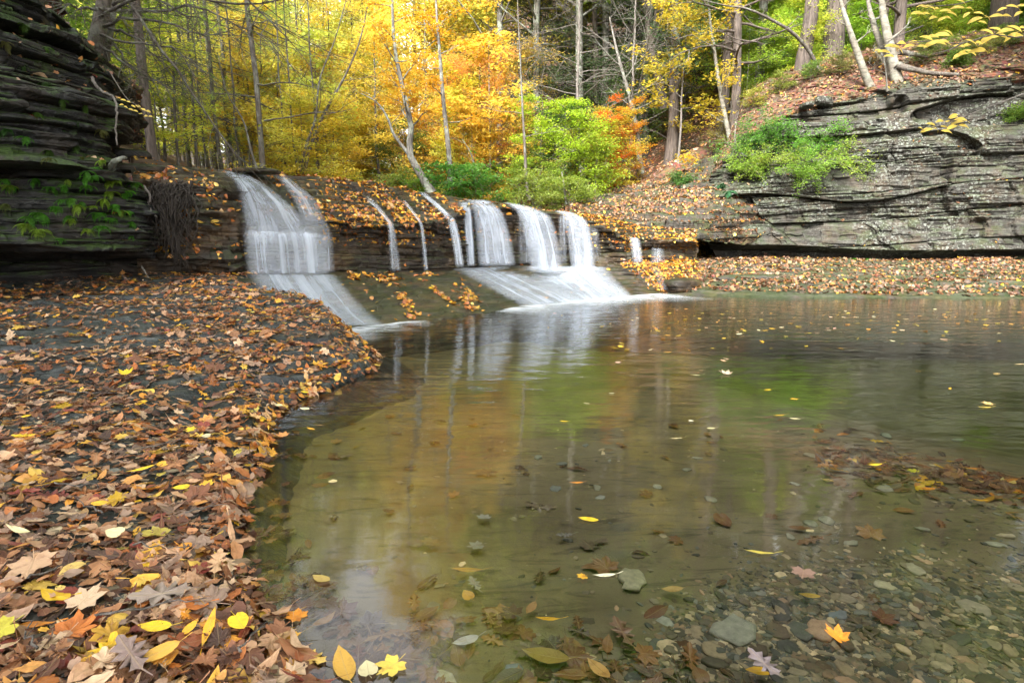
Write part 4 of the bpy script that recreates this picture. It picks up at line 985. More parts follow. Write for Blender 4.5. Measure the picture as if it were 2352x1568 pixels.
for a in [
 (1352,1192,'beech',.034,Y_,'biggest bright yellow leaf floating alone in the middle of the pool','water',1.4),
 (1389,1320,'slim',.030,(.85,.82,.60),'whitish slim leaf floating over the big flat stone','water',1.6),
 (1340,1323,'maple',.020,YO,'small crumpled orange leaf touching the whitish slim leaf','water'),
 (1668,859,'maple',.055,(.78,.56,.44),'pale pink curled star-shaped leaf floating on the pool','water',.2,(.5,.5)),
 (2272,927,'maple',.036,(.86,.58,.22),'peach-coloured leaf cluster floating near the right edge of the picture','water'),
 (2262,935,'slim',.034,(.86,.62,.10),'yellow slim leaf tucked under the peach-coloured floating leaf','water',1.5),
 (1325,1108,'slim',.026,OR_,'orange slim leaf above a group of grey pebbles','water',1.7),
 (765,1105,'heart',.022,(.74,.62,.30),'round cream leaf floating near the left shore','water'),
 (1553,1006,'slim',.028,CRM,'cream slim leaf beside a thin dark stone in the sandy part','water',1.4),
 (1633,983,'beech',.022,CRM,'cream oval leaf, right one of three on the sandy part of the pool','water',1.5),
 (1587,966,'heart',.016,(.85,.80,.6),'small round whitish leaf, left of the cream oval leaf','water'),
 (1405,903,'beech',.018,(.86,.80,.58),'small whitish leaf just right of the falls reflection','water',1.3),
 (1348,926,'slim',.020,CRM,'small cream leaf on the falls reflection','water',.9),
 (1295,967,'beech',.020,Y_,'small bright yellow leaf below the falls reflection','water',1.5),
 (1763,895,'beech',.024,Y_,'yellow leaf where the sand turns to deep green water, upper one','water',1.5),
 (1823,916,'beech',.024,YO,'orange-yellow leaf where the sand turns to deep green water, lower one','water',1.5),
 (1790,953,'slim',.030,YO,'long orange-yellow leaf beside a cream one below the deep green edge','water',1.5),
 (1825,961,'slim',.030,CRM,'long cream leaf beside an orange-yellow one below the deep green edge','water',1.6),
 (1610,850,'beech',.020,(.8,.5,.34),'small peach leaf left of the pale pink star-shaped leaf','water',1.4),
 (1598,861,'slim',.036,CRM,'thin cream leaf left of the pale pink star-shaped leaf','water',1.5),
 (2110,850,'beech',.022,(.82,.50,.20),'small peach leaf on the dark green water right of centre','water',1.4),
 (2288,858,'maple',.024,(.84,.54,.20),'orange-peach leaf above the peach cluster near the right edge','water'),
 (2182,892,'beech',.018,YO,'small orange leaf between two peach leaves on dark green water','water'),
 (2342,836,'slim',.038,(.82,.60,.30),'long peach leaf cut by the right edge of the picture','water',1.5),
 (1750,785,'maple',.030,YO,'curled orange leaf on green water below the russet bank','water',.3,(.4,.4)),
 (570,1106,'beech',.020,Y_,'bright yellow leaf floating by the left shore, lower of a pair','water',1.3),
 (580,1092,'slim',.024,Y_,'bright yellow leaf floating by the left shore, upper of a pair','water',1.6),
 (650,1000,'maple',.036,(.66,.28,.08),'orange star-shaped leaf floating just off the left shore','water',.8,(.3,.2)),
 (714,984,'beech',.022,YO,'golden leaf floating right of the orange star-shaped leaf','water',1.3),
 (735,976,'slim',.026,TAN,'tan slim leaf touching the golden floating leaf','water',1.5),
 (790,1525,'beech',.052,(.62,.36,.06),'big ochre veined leaf at the bottom edge, lying in shallow water','water',.5),
 (845,1537,'heart',.030,(.72,.64,.38),'pale cream round leaf beside the big ochre leaf at the bottom','water'),
 (905,1525,'maple',.042,(.82,.60,.10),'yellow lobed leaf right of the pale cream one at the bottom','water',2.4),
 (712,1508,'oak',.046,(.74,.50,.12),'yellow-tan lobed leaf left of the big ochre leaf','water',1.2),
 (640,1470,'oak',.052,(.78,.42,.05),'orange-gold lobed leaf lying at the water edge','water',1.9),
 (655,1500,'slim',.034,TAN,'tan leaf under the orange-gold lobed leaf','water',1.9),
 (638,1448,'beech',.024,Y_,'small yellow leaf above the orange-gold lobed leaf','water',1.7),
 (597,1413,'heart',.024,(.66,.42,.04),'mustard round leaf in shallow water beside the bank','water'),
 (685,1415,'maple',.034,OR_,'vivid orange ragged leaf in shallow water near the left shore','water',1.2),
 (660,1408,'slim',.026,(.76,.42,.05),'gold leaf scrap touching the vivid orange ragged leaf','water',1.9),
 (738,1328,'beech',.034,(.50,.36,.10),'tan oval leaf under the bright sky reflection','water',1.0),
 (1925,1465,'maple',.034,(.85,.32,.02),'flame-orange curled leaf among the pebbles at lower right','water',.4,(.6,.4)),
 (1755,1522,'oak',.046,(.27,.22,.235),'big lavender-grey lobed leaf on the pebbles at the bottom','water',.35),
 (1845,1312,'maple',.040,(.28,.17,.13),'pinkish leaf with a pale stem standing over the pebbles','water',2.6),
 (1860,1367,'beech',.028,(.66,.42,.08),'ochre oval leaf on the pebbles under the pinkish leaf','sunk',1.4),
 (1745,1268,'slim',.040,(.62,.52,.08),'olive-yellow thin leaf at the upper rim of the pebbles','water',1.5),
 (1745,1540,'beech',.030,YO,'small gold leaf half under the lavender-grey leaf','sunk',1.5),
 (2010,1067,'slim',.030,Y_,'bright yellow leaf on the drift of sunken leaves at the right','water',1.7),
 (2100,1082,'maple',.030,(.58,.56,.05),'lime-yellow leaf on the drift of sunken leaves','sunk'),
 (2130,1122,'beech',.030,OR_,'orange leaf in the middle of the sunken drift','sunk',1.4),
 (2250,1148,'slim',.034,YO,'golden leaf at the right part of the sunken drift','sunk',1.6),
 (2230,1075,'beech',.028,OR_,'orange leaf at the upper right of the sunken drift','sunk',1.4),
 (1112,1188,'maple',.034,GRY,'silver-grey lobed leaf sunk on the sand, upper one','sunk',.4),
 (1098,1252,'maple',.036,(.28,.27,.25),'grey lobed leaf sunk on the sand, lower one','sunk',1.9),
 (990,1242,'maple',.036,(.22,.16,.08),'brown curled leaf sunk on the sand left of the grey lobed leaf','sunk'),
 (1296,1228,'oak',.032,(.24,.23,.22),'dark grey ragged leaf sunk right of the silver-grey one','sunk',1.9),
 (1075,1308,'slim',.044,(.46,.26,.06),'orange-brown narrow leaf sunk in the sand','sunk',1.5),
 (1090,1340,'oak',.036,(.30,.28,.26),'greyish leaf sunk just under the orange-brown narrow leaf','sunk'),
 (1075,1367,'heart',.024,(.60,.30,.06),'small orange leaf sunk beside a brown one','sunk'),
 (1178,1408,'maple',.040,DK,'nearly black star-shaped leaf sunk above the leaf pile','sunk',.8),
 (1220,1395,'beech',.028,(.40,.22,.10),'brown oval leaf sunk right of the nearly black one','sunk'),
 (1255,1505,'beech',.056,(.30,.20,.05),'big olive-brown veined leaf on the sunken pile at the bottom','sunk',1.4),
 (1375,1535,'beech',.036,(.58,.32,.10),'orange-tan oval leaf at the bottom edge of the pile','sunk',.6),
 (1430,1450,'oak',.056,(.24,.13,.09),'dark red-brown lobed leaf on the sunken pile','sunk',.2),
 (1070,1470,'beech',.034,(.50,.48,.48),'silver oval leaf on the sunken pile','sunk',2.0),
 (1260,1420,'slim',.030,YO,'small gold leaf at the upper rim of the sunken pile','sunk',1.5),
 (1545,1352,'beech',.030,(.48,.30,.12),'tan leaf just right of the big flat stone','sunk',1.5),
 (290,857,'maple',.050,Y_,'bright yellow folded leaf on the bare rock of the bank','bank',.5,(.7,.2)),
 (55,1000,'oak',.044,Y_,'bright yellow ragged leaf near the left edge of the picture','bank',1.7),
 (435,986,'maple',.030,Y_,'yellow leaf halfway up the bank, right of centre','bank'),
 (325,1076,'slim',.042,Y_,'yellow narrow leaf on the bank above the pair of yellow leaves','bank',2.1),
 (418,1118,'beech',.030,Y_,'yellow leaf on the bank, left one of a pair near the water','bank',1.9),
 (476,1112,'maple',.030,YO,'golden leaf on the bank, right one of a pair near the water','bank'),
 (265,1222,'heart',.030,CRM,'cream round leaf lying on brown ones','bank'),
 (228,1155,'beech',.028,YO,'golden oval leaf in the middle of the brown litter','bank',1.6),
 (357,1437,'beech',.034,Y_,'glossy bright yellow oval leaf near the bottom left','bank',1.7),
 (480,1440,'slim',.046,YO,'upright golden folded leaf near the bottom left','bank',.2,(.9,.1)),
 (548,1425,'heart',.030,Y_,'round yellow leaf by the water near the bottom','bank'),
 (436,1440,'beech',.022,YO,'small golden leaf left of the upright folded one','bank'),
 (365,1497,'beech',.040,(.66,.38,.06),'ochre oval leaf below the glossy yellow one','bank',2.2),
 (370,1362,'oak',.070,(.30,.24,.20),'largest grey-brown lobed leaf in the foreground','bank',1.8),
 (90,1285,'beech',.028,YO,'golden leaf on a big tan one at the left edge','bank',1.8),
 (75,1290,'maple',.066,(.56,.36,.22),'big tan crumpled leaf at the left edge of the bank','bank'),
 (45,1218,'slim',.040,CRM,'cream curled leaf at the left edge','bank',1.3,(.8,.3)),
 (10,1440,'maple',.044,(.55,.50,.05),'olive-yellow leaf cut by the left edge of the picture','bank'),
 (300,1500,'oak',.060,(.26,.19,.17),'dull purple-brown leaf at the bottom left','bank',.9),
 (190,1380,'maple',.050,(.62,.45,.30),'pale tan maple leaf in the lower left','bank'),
 (500,1290,'oak',.050,(.58,.36,.20),'light brown lobed leaf at the water side','bank'),
 (640,930,'beech',.026,CRM,'cream leaf at the tip of the rock by the water','bank',1.5),
 (700,938,'beech',.026,CRM,'cream leaf hanging over the rock edge by the water','bank',1.6),
 (700,900,'beech',.024,Y_,'yellow leaf on the rock shelf by the water','bank',1.5),
 (60,955,'beech',.020,Y_,'small yellow leaf high on the left edge of the bank','bank'),
 (475,1000,'heart',.020,(.70,.64,.4),'small pale round leaf halfway up the bank','bank')]:
    one_leaf(*a)
fc = {'yellow': (.82,.58,.06), 'cream': (.78,.68,.42), 'orange': (.80,.40,.06), 'peach': (.74,.48,.32)}
for i in range(150):
    u = random.uniform(1480, 2370); v = random.choice([random.gauss(738, 18), random.uniform(705, 800)])
    if v < 696 or v > 850: continue
    if i < 14: u, v = random.uniform(1380, 1700), random.uniform(730, 850)
    k = random.choices(list(fc), [5, 2, 3, 2])[0]
    one_leaf(u, v, random.choice(['beech', 'slim', 'maple', 'heart']), random.uniform(.018, .036), tuple(q*random.uniform(.85, 1.05) for q in fc[k]), f'small {k} leaf adrift on the far half of the pool', 'water', group=f'small {k} leaves adrift on the far half of the pool')
# ------------------------------------------------------------------ single stones
def one_stone(dx, dy, size, label, col=(.24,.23,.17), k=None, z=None, name='stone', yaw=None, sink=.0, Y=None, flat=1.0):
    V, F, T = STN[k if k is not None else random.randrange(len(STN))]
    if Y: p = W(dx, dy, Y)
    else:
        p = GZ(dx, dy, -.1)
        for _ in range(3): p = GZ(dx, dy, float(bed_z(p[0:1], p[1:2])[0]) + size*.1)
    V = V*[1, 1, flat]
    o = link(name, mesh_np(name, V*size, [F, T], [M['stone']], tint=np.tile([col], (len(V), 1)), smooth=True), loc=p, rot=(random.uniform(-.08, .08), random.uniform(-.08, .08), random.uniform(0, 6) if yaw is None else yaw))
    return tag(o, label, 'stone' if name == 'stone' else 'rock')
G_, B_, W_ = (.24,.23,.165), (.17,.18,.16), (.42,.37,.24)
for a in [(1450,1330,.066,'biggest flat pale stone, under a floating whitish leaf',(.34,.31,.20),0),(1510,1117,.022,'rounded grey stone alone on the sand right of the pebble group',(.30,.31,.26)),
 (1635,1147,.030,'flat grey stone on the sand right of centre',G_),(1275,1122,.026,'dark grey stone, leftmost of the small pebble group',B_),(1372,1120,.030,'broad brownish stone in the small pebble group',G_),
 (1380,1142,.020,'small grey stone, lowest of the small pebble group',(.28,.28,.24)),(1345,1022,.026,'flat dark stone above the small pebble group',B_),(1236,1050,.028,'thin greenish stone left above the pebble group',(.22,.24,.18)),
 (1290,1065,.026,'thin dark stone right below the thin greenish one',B_),(1578,1078,.022,'small flat stone below the cream slim leaf',G_),(1602,1052,.024,'grey stone beside the sunken grey twiggy leaf',B_),
 (1825,1110,.024,'flat angular stone on the sand, upper right',(.28,.28,.22)),(1862,1202,.026,'angular grey stone, left one of a touching pair',G_),(1897,1193,.034,'angular grey stone, right one of a touching pair',G_),
 (2032,1123,.032,'rounded stone with a dark underside by the sunken drift',(.26,.24,.19)),(1955,1247,.028,'flat stone between the sand and the pebbles',G_),(2290,1250,.030,'pale outlined flat stone near the right edge',(.30,.29,.22)),
 (2240,1397,.040,'rounded brown stone among the pebbles at right',(.30,.25,.19)),(1885,1447,.044,'reddish-brown rounded stone beside the flame-orange leaf',(.38,.24,.15)),(1690,1447,.056,'large flat grey slab among the pebbles at lower centre',(.27,.26,.21)),
 (1925,1413,.030,'dark blue-grey rounded stone above the reddish-brown one',(.15,.17,.18)),(2035,1343,.034,'yellowish stone on the pebble bed',W_),(2100,1305,.040,'broad rounded pale brown stone on the pebble bed',(.32,.28,.2)),
 (1815,1232,.026,'lone flat stone at the upper rim of the pebbles',(.28,.27,.20)),(1010,1345,.018,'small round brown stone left of the orange-brown sunken leaf',(.22,.2,.13)),(1860,1045,.034,'flat stone at the near side of the sunken drift',G_),
 (2035,1000,.040,'large dim stone at the far side of the sunken drift',(.22,.24,.18)),(2200,1010,.034,'dim flat stone in the green water right of the large dim one',(.22,.24,.18)),(1160,1035,.020,'small flat brown stone on the sand left of the greenish one',G_),
 (1185,1548,.032,'blue-grey stone at the bottom edge among dark leaves',(.16,.18,.22)),(1020,1558,.03,'pale stone at the bottom edge',(.36,.33,.22)),(2120,1215,.024,'flat stone on the sand below the sunken drift',G_)]:
    one_stone(*a)
one_stone(470,1535,.060,'smooth pale blue-grey stone showing through the leaves at the bottom',(.42,.45,.46),3,Y=1.42)

def bank_twigs():
    r = random.Random(11)
    spots_ = [(220,1420,470,1372),(60,1330,150,1300),(300,1250,420,1262),(420,1180,520,1160),(120,1110,230,1120),(540,1500,620,1430),(90,1490,60,1430),(330,1030,420,1010),(500,880,640,868),(150,900,260,905),(610,960,560,930),(240,1180,180,1150)]
    for i, (x0, y0, x1, y1) in enumerate(spots_):
        P = []
        for t in np.linspace(0, 1, 8):
            p = GZ(x0+(x1-x0)*t, y0+(y1-y0)*t, .1)
            for _ in range(5): p = GZ(x0+(x1-x0)*t, y0+(y1-y0)*t, max(float(bank_z(p[0:1], p[1:2])[0]), 0) + .034)
            P.append(p + np.array([r.gauss(0, .004), r.gauss(0, .006), r.uniform(0, .008)]))
        P = np.array(P); mb = MB(); mb.tube(P-P[0], np.linspace(.0032, .0012, 8), 5, .3)
        mb.tube(np.array([P[4], P[4]+(P[5]-P[4])*.8+[.01, .02, .006]])-P[0], [.0018, .0008], 4, .2)
        tag(link('twig', mb.mesh('twig', [M['twig']]), loc=P[0]), 'long pale bare twig lying on the leaves near the bottom left' if i == 0 else 'thin bare twig among the leaves of the bank', 'twig', None if i == 0 else 'thin twigs among the leaves of the bank')
bank_twigs()
# ------------------------------------------------------------------ trees and plants
def grow(mb, p0, d0, L, r0, r1=None, seg=6, bend=.18, up=0.0, k=5, rough=.15):
    """one limb as a tapering bent tube; returns its points"""
    d = np.array(d0, float); d /= np.linalg.norm(d); P = [np.array(p0, float)]
    for i in range(seg):
        d = d + rng.normal(0, bend, 3)*.5 + np.array([0, 0, up])/seg
        d /= np.linalg.norm(d); P.append(P[-1] + d*L/seg)
    P = np.array(P); r1 = r0*.25 if r1 is None else r1
    mb.tube(P, np.linspace(r0, r1, len(P)), k, rough)
    return P
def leaf_cloud(pts, n_per, spread, flat, size, T, base, var, droop=0.3, hue=None):
    if var > .3: base = (np.vstack([WH[0], [(.55,.62,.5),(1.25,1.1,.7),(.8,.6,.5)]]), np.concatenate([WH[1]*.6, [.16,.14,.10]]))
    """leaves round attachment points, in flat sprays"""
    P = np.repeat(pts, n_per, 0); n = len(P)
    off = rng.normal(0, 1, (n, 3))*[spread, spread, spread*flat]
    c = pal(*base, n, var)
    if hue is not None: c = c*hue
    N = rng.normal(0, .45, (n, 3)); N[:, 2] = 1
    return make_leaves(T, P + off, N, size*np.exp(rng.normal(0, .25, n)), rng.random(n)*6.28, rng.normal(0, .3, (n, 2)), c, .1)
WH = (np.array([(1, 1, 1), (.92, .9, .8), (.75, .78, .8), (1, .88, .7), (.9, 1, .9)]), np.array([.3, .2, .15, .2, .15]))
def tree_meshes(seed, kind, height, r, crown_from=.3, n_br=26, reach=.34, leaf=.05, per=16, bark='bark_grey', lean=0, cloud=(.28, .30), subs=4, leafT=T_LOW, br_el=(.1, .9), bare=0.0, path=None, twigs=True):
    global rng
    keep = rng; rng = np.random.default_rng(seed)
    mb = MB(); att = []
    if path is None:
        nseg = 12; zz = np.linspace(0, height, nseg+1)
        wx, wy = np.cumsum(rng.normal(0, .012*height/4, nseg+1)), np.cumsum(rng.normal(0, .012*height/4, nseg+1))
        P = np.stack([wx-wx[0]+lean*zz, wy-wy[0], zz - .3*(zz == 0)], 1)
    else:
        path = np.array(path, float); t = np.linspace(0, len(path)-1, 14); P = cr_interp(path[None], t)[0]
    R = r*(1 - .82*np.linspace(0, 1, len(P))**1.1); R[0] = r*1.35
    mb.tube(P, R, 9 if r > .08 else 7, .08)
    lens = np.linspace(0, 1, len(P))
    for b in range(n_br):
        f = crown_from + (1-crown_from)*((b + rng.random())/n_br)
        p = np.array([np.interp(f, lens, P[:, q]) for q in range(3)])
        az = b*2.4 + rng.normal(0, .5); el = rng.uniform(*br_el)
        if kind == 'conifer': el = rng.uniform(-.25, .12); Lb = height*reach*(1.15-f)*rng.uniform(.7, 1.1)
        else: Lb = height*reach*rng.uniform(.55, 1.1)*(1 - .55*max(0, f-.5)*2*.8)
        d = (cos(az)*cos(el), sin(az)*cos(el), sin(el))
        rb = max(.004, np.interp(f, lens, R)*.38)
        Q = grow(mb, p, d, Lb, rb, .003, 6, .22, -.1 if kind == 'conifer' else .25, 5)
        isbare = rng.random() < bare
        if not isbare: att += list(Q[2:])
        for s in range(subs):
            q = Q[rng.integers(2, 6)]
            d2 = np.array(d) + rng.normal(0, .65, 3)*[1, 1, .5]
            S = grow(mb, q, d2, Lb*rng.uniform(.25, .5), max(.003, rb*.4), .002, 4, .3, .1, 4 if r > .03 else 3)
            if not isbare: att += list(S[1:])
            if isbare or twigs:
                for u in range(3 if isbare else 1):
                    X = grow(mb, S[rng.integers(1, 4)], d2+rng.normal(0, .7, 3), Lb*.2, .003, .0015, 3, .3, .1, 3)
                    if not isbare: att += list(X[1:])
    trunk = mb.mesh('trunk', [M[bark]])
    crown = None
    if att and per:
        att = np.array(att)
        g = leaf_cloud(att, per, cloud[0], cloud[1], leaf, leafT, WH, .25 if height > 5 else .38)
        V, F, C, U = g
        crown = mesh_np('crown', V, [F], [M['crown']], tint=C, smooth=False)
    rng = keep
    return trunk, crown
def conifer_needles(pts, n_per, spread, size): pass
KIND = {}
def kind(name, **kw):
    n = kw.pop('variants', 2); KIND[name] = [tree_meshes(900 + 13*i + sum(map(ord, name)), kw.get('k', 'broad'), **{a: b for a, b in kw.items() if a != 'k'}) for i in range(n)]
NEEDLE = LeafShape([(0,-1.5),(.14,-.4),(.10,.9),(0,1.5),(-.10,.9),(-.14,-.4)], False, False)
kind('maple', k='broad', variants=3, height=9, r=.085, crown_from=.14, n_br=38, reach=.32, leaf=.050, per=12, cloud=(.27, .13), subs=4, br_el=(-.05, .55))
kind('spray', k='broad', variants=3, height=4, r=.035, crown_from=.12, n_br=24, reach=.42, leaf=.045, per=9, cloud=(.20, .12), subs=4, br_el=(-.15, .5), bark='twig')
kind('tall', k='broad', variants=3, height=15, r=.11, crown_from=.28, n_br=42, reach=.24, leaf=.066, per=15, cloud=(.36, .28), subs=4)
kind('airy', k='broad', variants=2, height=10, r=.06, crown_from=.22, n_br=26, reach=.24, leaf=.045, per=7, cloud=(.24, .22), subs=4, bark='bark_dark')
kind('pole', k='conifer', variants=3, height=15, r=.056, crown_from=.10, n_br=46, reach=.13, leaf=.036, per=5, cloud=(.16, .16), subs=3, bark='bark_dark', leafT=NEEDLE, bare=.45)
kind('conifer', k='conifer', variants=3, height=14, r=.16, crown_from=.08, n_br=90, reach=.28, leaf=.050, per=13, cloud=(.20, .16), subs=4, bark='bark_brown', leafT=NEEDLE)
kind('highwood', k='conifer', variants=3, height=18, r=.21, crown_from=.45, n_br=45, reach=.22, leaf=.050, per=9, cloud=(.22, .18), subs=4, bark='bark_brown', leafT=NEEDLE, bare=.35)
kind('highcrown', k='broad', variants=2, height=19, r=.17, crown_from=.50, n_br=46, reach=.26, leaf=.075, per=16, cloud=(.42, .3), subs=4, bark='bark_dark')
kind('bare', k='broad', variants=2, height=8, r=.06, crown_from=.2, n_br=26, reach=.42, leaf=.04, per=0, subs=6, bark='twig', br_el=(-.1, .7), bare=1.0)
kind('bush', k='broad', variants=3, height=2.6, r=.022, crown_from=.05, n_br=26, reach=.42, leaf=.046, per=5, cloud=(.16, .16), subs=4, bark='twig')
kind('low_bush', k='broad', variants=2, height=1.1, r=.012, crown_from=.02, n_br=18, reach=.65, leaf=.026, per=7, cloud=(.10, .4), subs=4, bark='twig')
kind('herb', k='broad', variants=3, height=.9, r=.010, crown_from=.05, n_br=14, reach=.85, leaf=.034, per=5, cloud=(.12, .22), subs=4, bark='twig', br_el=(-.1, .7))
kind('sapling', k='broad', variants=2, height=4.5, r=.03, crown_from=.2, n_br=20, reach=.26, leaf=.05, per=7, cloud=(.16, .18), subs=3, bark='twig')
YEL, GOLD, LIME, ORG, GRN, DGR, RED, OCH = (.84,.82,.19), (.89,.68,.13), (.56,.70,.12), (.89,.50,.18), (.18,.38,.04), (.09,.16,.06), (.72,.16,.05), (.5,.36,.12)
_ki = {}
def plant(kindname, x, y, color, label, scale=1.0, z=None, yaw=None, lean=(0, 0), name='tree', cat='tree', group=None, var=None, tint=.08):
    i = _ki.get(kindname, 0) if var is None else var; _ki[kindname] = i+1
    tk, cr = KIND[kindname][i % len(KIND[kindname])]
    if z is None: z = float(hill_z(np.array([x]), np.array([y]))[0])
    e = link(name, None, loc=(x, y, z-.05), rot=(lean[1], lean[0], random.uniform(0, 6.28) if yaw is None else yaw), scale=scale*random.uniform(.95, 1.05))
    tag(e, label, cat, group)
    o = link('trunk' if scale*KIND[kindname][0][0].vertices[0].co.length >= 0 and 'bush' not in kindname else 'stem', tk, e)
    if cr:
        c = link('crown', cr, e); q = [min(.9, v*random.uniform(1-tint, 1+tint)) for v in color]; c.color = (*q, 1)
    return e
def at(dx, Y, dy=330):
    return float(W(dx, dy, Y)[0]), Y
# the wood behind the left half of the falls: thin dark stems against gold
def row(lst, kindname, color, fmt, **kw):
    for t in lst:
        dx, Y = t[0], t[1]; sc_ = t[2] if len(t) > 2 else 1.0; col = t[3] if len(t) > 3 else color
        x, y = at(dx, Y); lab = t[4] if len(t) > 4 else fmt
        plant(kindname, x, y, col, lab, sc_, **kw)
G1 = dict(group='slender dark hemlocks standing in the golden wood', name='hemlock_tree')
row([(330,15,.9),(352,18,.9),(385,21,.9),(432,17,1.0),(452,20,1.0),(487,19,.9),(640,24,1.0),(672,27,1.0),(715,23,.9),(300,20,.9),(410,26,1),(560,28,1),(745,28,.9),(540,22,.8)], 'pole', (.50,.62,.14), 'slender dark hemlock with dead lower twigs in the golden wood behind the falls', **G1)
row([(510,15.5,1.0,(.40,.50,.12),'left one of two close dark stems rising just above the left cascade'),(524,16.2,1.0,(.40,.50,.12),'right one of two close dark stems rising just above the left cascade'),(597,14.0,1.25,(.40,.50,.12),'thickest dark straight stem rising behind the lip of the left cascade')], 'pole', DGR, '', name='hemlock_tree')
row([(700,19),(760,21,.8),(800,23,.9),(825,20,.55)], 'airy', (.50,.46,.05), 'thin dark-stemmed tree with sparse yellow leaves behind the leafy rock dome', group='airy yellow trees behind the rock dome')
# golden maples behind them
row([(320,24,1.0),(395,30,1.1),(470,34,1.2),(545,26,.9),(620,32,1.2),(690,30,1.1),(770,34,1.2),(250,30,1.1),(350,38,1.2),(840,30,1.0),(150,26,1.0),(60,30,1.1)], 'maple', YEL, 'golden maple filling the valley deep behind the dark stems', group='golden maples deep in the valley', name='maple_tree')
row([(300,42),(420,46),(530,44),(640,48),(760,46),(860,42),(200,40)], 'tall', (.80,.80,.18), 'tall yellow-green tree closing the far end of the valley', group='tall trees at the far end of the valley')
row([(820,22,1.0),(900,26,1.2),(870,19,.7,GOLD),(980,24,1.1,GOLD),(1060,28,1.3),(940,31,1.4,YEL)], 'maple', YEL, 'bright yellow maple leaning out from the slope above the rock dome', group='yellow maples on the slope above the rock dome', name='maple_tree')
row([(960,27,1.1,(.74,.42,.03),'tall golden tree at the top centre of the slope'),(1100,31,1.15,(.70,.46,.03),'tall yellow tree high on the slope, above the orange maples')], 'tall', GOLD, '')
row([(1030,20,.58,(.88,.49,.09),'orange maple hanging low behind the pale leaning tree'),(1110,19.5,.55,(.88,.44,.13),'salmon-orange maple in the centre of the slope'),(1190,22,.7,(.78,.56,.14),'rusty orange maple behind the green bush tree'),(930,20,.5,(.74,.36,.03),'low orange-gold maple behind the rock dome')], 'maple', ORG, '', name='maple_tree')
row([(1240,17.5,.80,(.40,.62,.04),'vivid green young tree standing behind the broad curtains'),(1330,17.0,.75,(.46,.64,.05),'spreading lime-green young tree right of the vivid green one')], 'spray', LIME, '', name='understory_tree')
row([(1370,16.5,.8,(.36,.46,.05),'yellow-green bush at the foot of the slope, beside the leafy ledges'),(1190,17,.55,(.26,.36,.05),'low green bush just behind the middle curtain'),(1270,16,.5,(.30,.42,.05),'low lime bush behind the last broad curtain'),(1120,18.5,.6,(.16,.30,.04),'dark green low bush behind the first broad curtain')], 'bush', GRN, '', name='bush', cat='bush')
row([(900,15,1.0,(.26,.36,.06),'pale green herb clump at the edge of the rock dome'),(950,14.6,.8,(.20,.34,.05),'green herb clump just left of the pale leaning tree'),(1030,14.8,1.2,(.10,.28,.04),'deep green herb clump right of the pale leaning tree'),(1090,15.2,1.2,(.12,.30,.04),'deep green herb clump behind the first broad curtain'),(1225,15,1.0,(.30,.40,.08),'pale grassy clump behind the middle curtain'),(1310,15.2,1.0,(.28,.38,.07),'pale grassy clump at the start of the leafy ledges')], 'herb', GRN, '', name='bush', cat='bush')
# conifers on the dark part of the slope and the crest
row([(1290,24,.95),(1370,22,.85),(1440,25,1.0),(1220,30,1.1),(1340,30,1.1),(1480,21,.8),(1560,24,.9),(1130,36,1.2)], 'conifer', (.075,.125,.045), 'dark green hemlock with drooping sprays on the shaded slope', group='dark hemlocks on the shaded slope', name='hemlock_tree')
row([(1330,19,1.05,OCH,'grey bare-branched tree reaching left across the dark hemlocks'),(1450,19.5,1.0,OCH,'second grey bare tree, beside the purple-brown leaning trunk'),(1240,23,1.1,OCH,'bare grey tree behind the salmon-orange maple')], 'bare', OCH, '', name='bare_tree')
row([(1400,17.5,.65,(.74,.20,.03),'small flame-orange maple above the leafy ledges'),(1440,18.2,.6,(.76,.40,.04),'small orange-yellow maple beside the grey leaning trunk')], 'sapling', ORG, '', name='maple_sapling')
row([(1600,16.8,1.0,(.72,.56,.05),'yellow sapling leaning out above the shelf ledges'),(1560,18,1.2,(.62,.52,.06),'taller yellow sapling left of the brown straight trunk')], 'sapling', YEL, '', name='maple_sapling')
row([(1740,16.6,.42,(.72,.56,.06),'low yellow sapling at the foot of the brown straight trunk'),(1800,16.6,.32,(.66,.58,.08),'small yellow sapling on the mound beside the second brown trunk')], 'sapling', YEL, '', name='maple_sapling')
# bright green wood behind the trunks on the right
row([(1580,28,1.0,(.36,.50,.05)),(1740,26,.9,(.38,.56,.04)),(1860,28,1.0,(.26,.42,.05)),(2000,27,.9,(.22,.36,.05)),(2140,27,1.0,(.26,.42,.04)),(2290,25,1.0,(.34,.48,.05)),(2450,26,1.0),(1660,34,1.2,(.40,.52,.05)),(1950,35,1.2),(2230,34,1.2)], 'maple', (.28,.44,.05), 'bright green leafy tree deep behind the brown trunks above the cliff', group='green trees behind the cliff-top trunks')
row([(1700,30,.95),(1820,32,1.0),(1930,24,.7),(2080,24,.8),(2200,30,1.0),(2350,30,1.0),(2120,21,.5),(2330,20,.55)], 'conifer', (.06,.11,.04), 'dim dark hemlock behind the cliff-top trunks', group='dim hemlocks behind the cliff-top trunks', name='hemlock_tree')
row([(1760,22,.9,(.50,.70,.05),'luminous lime-green understory tree between the brown trunks'),(2150,19,.7,(.40,.42,.05),'yellow-green shrub behind the leaning pair of pale trunks')], 'spray', LIME, '', name='understory_tree')
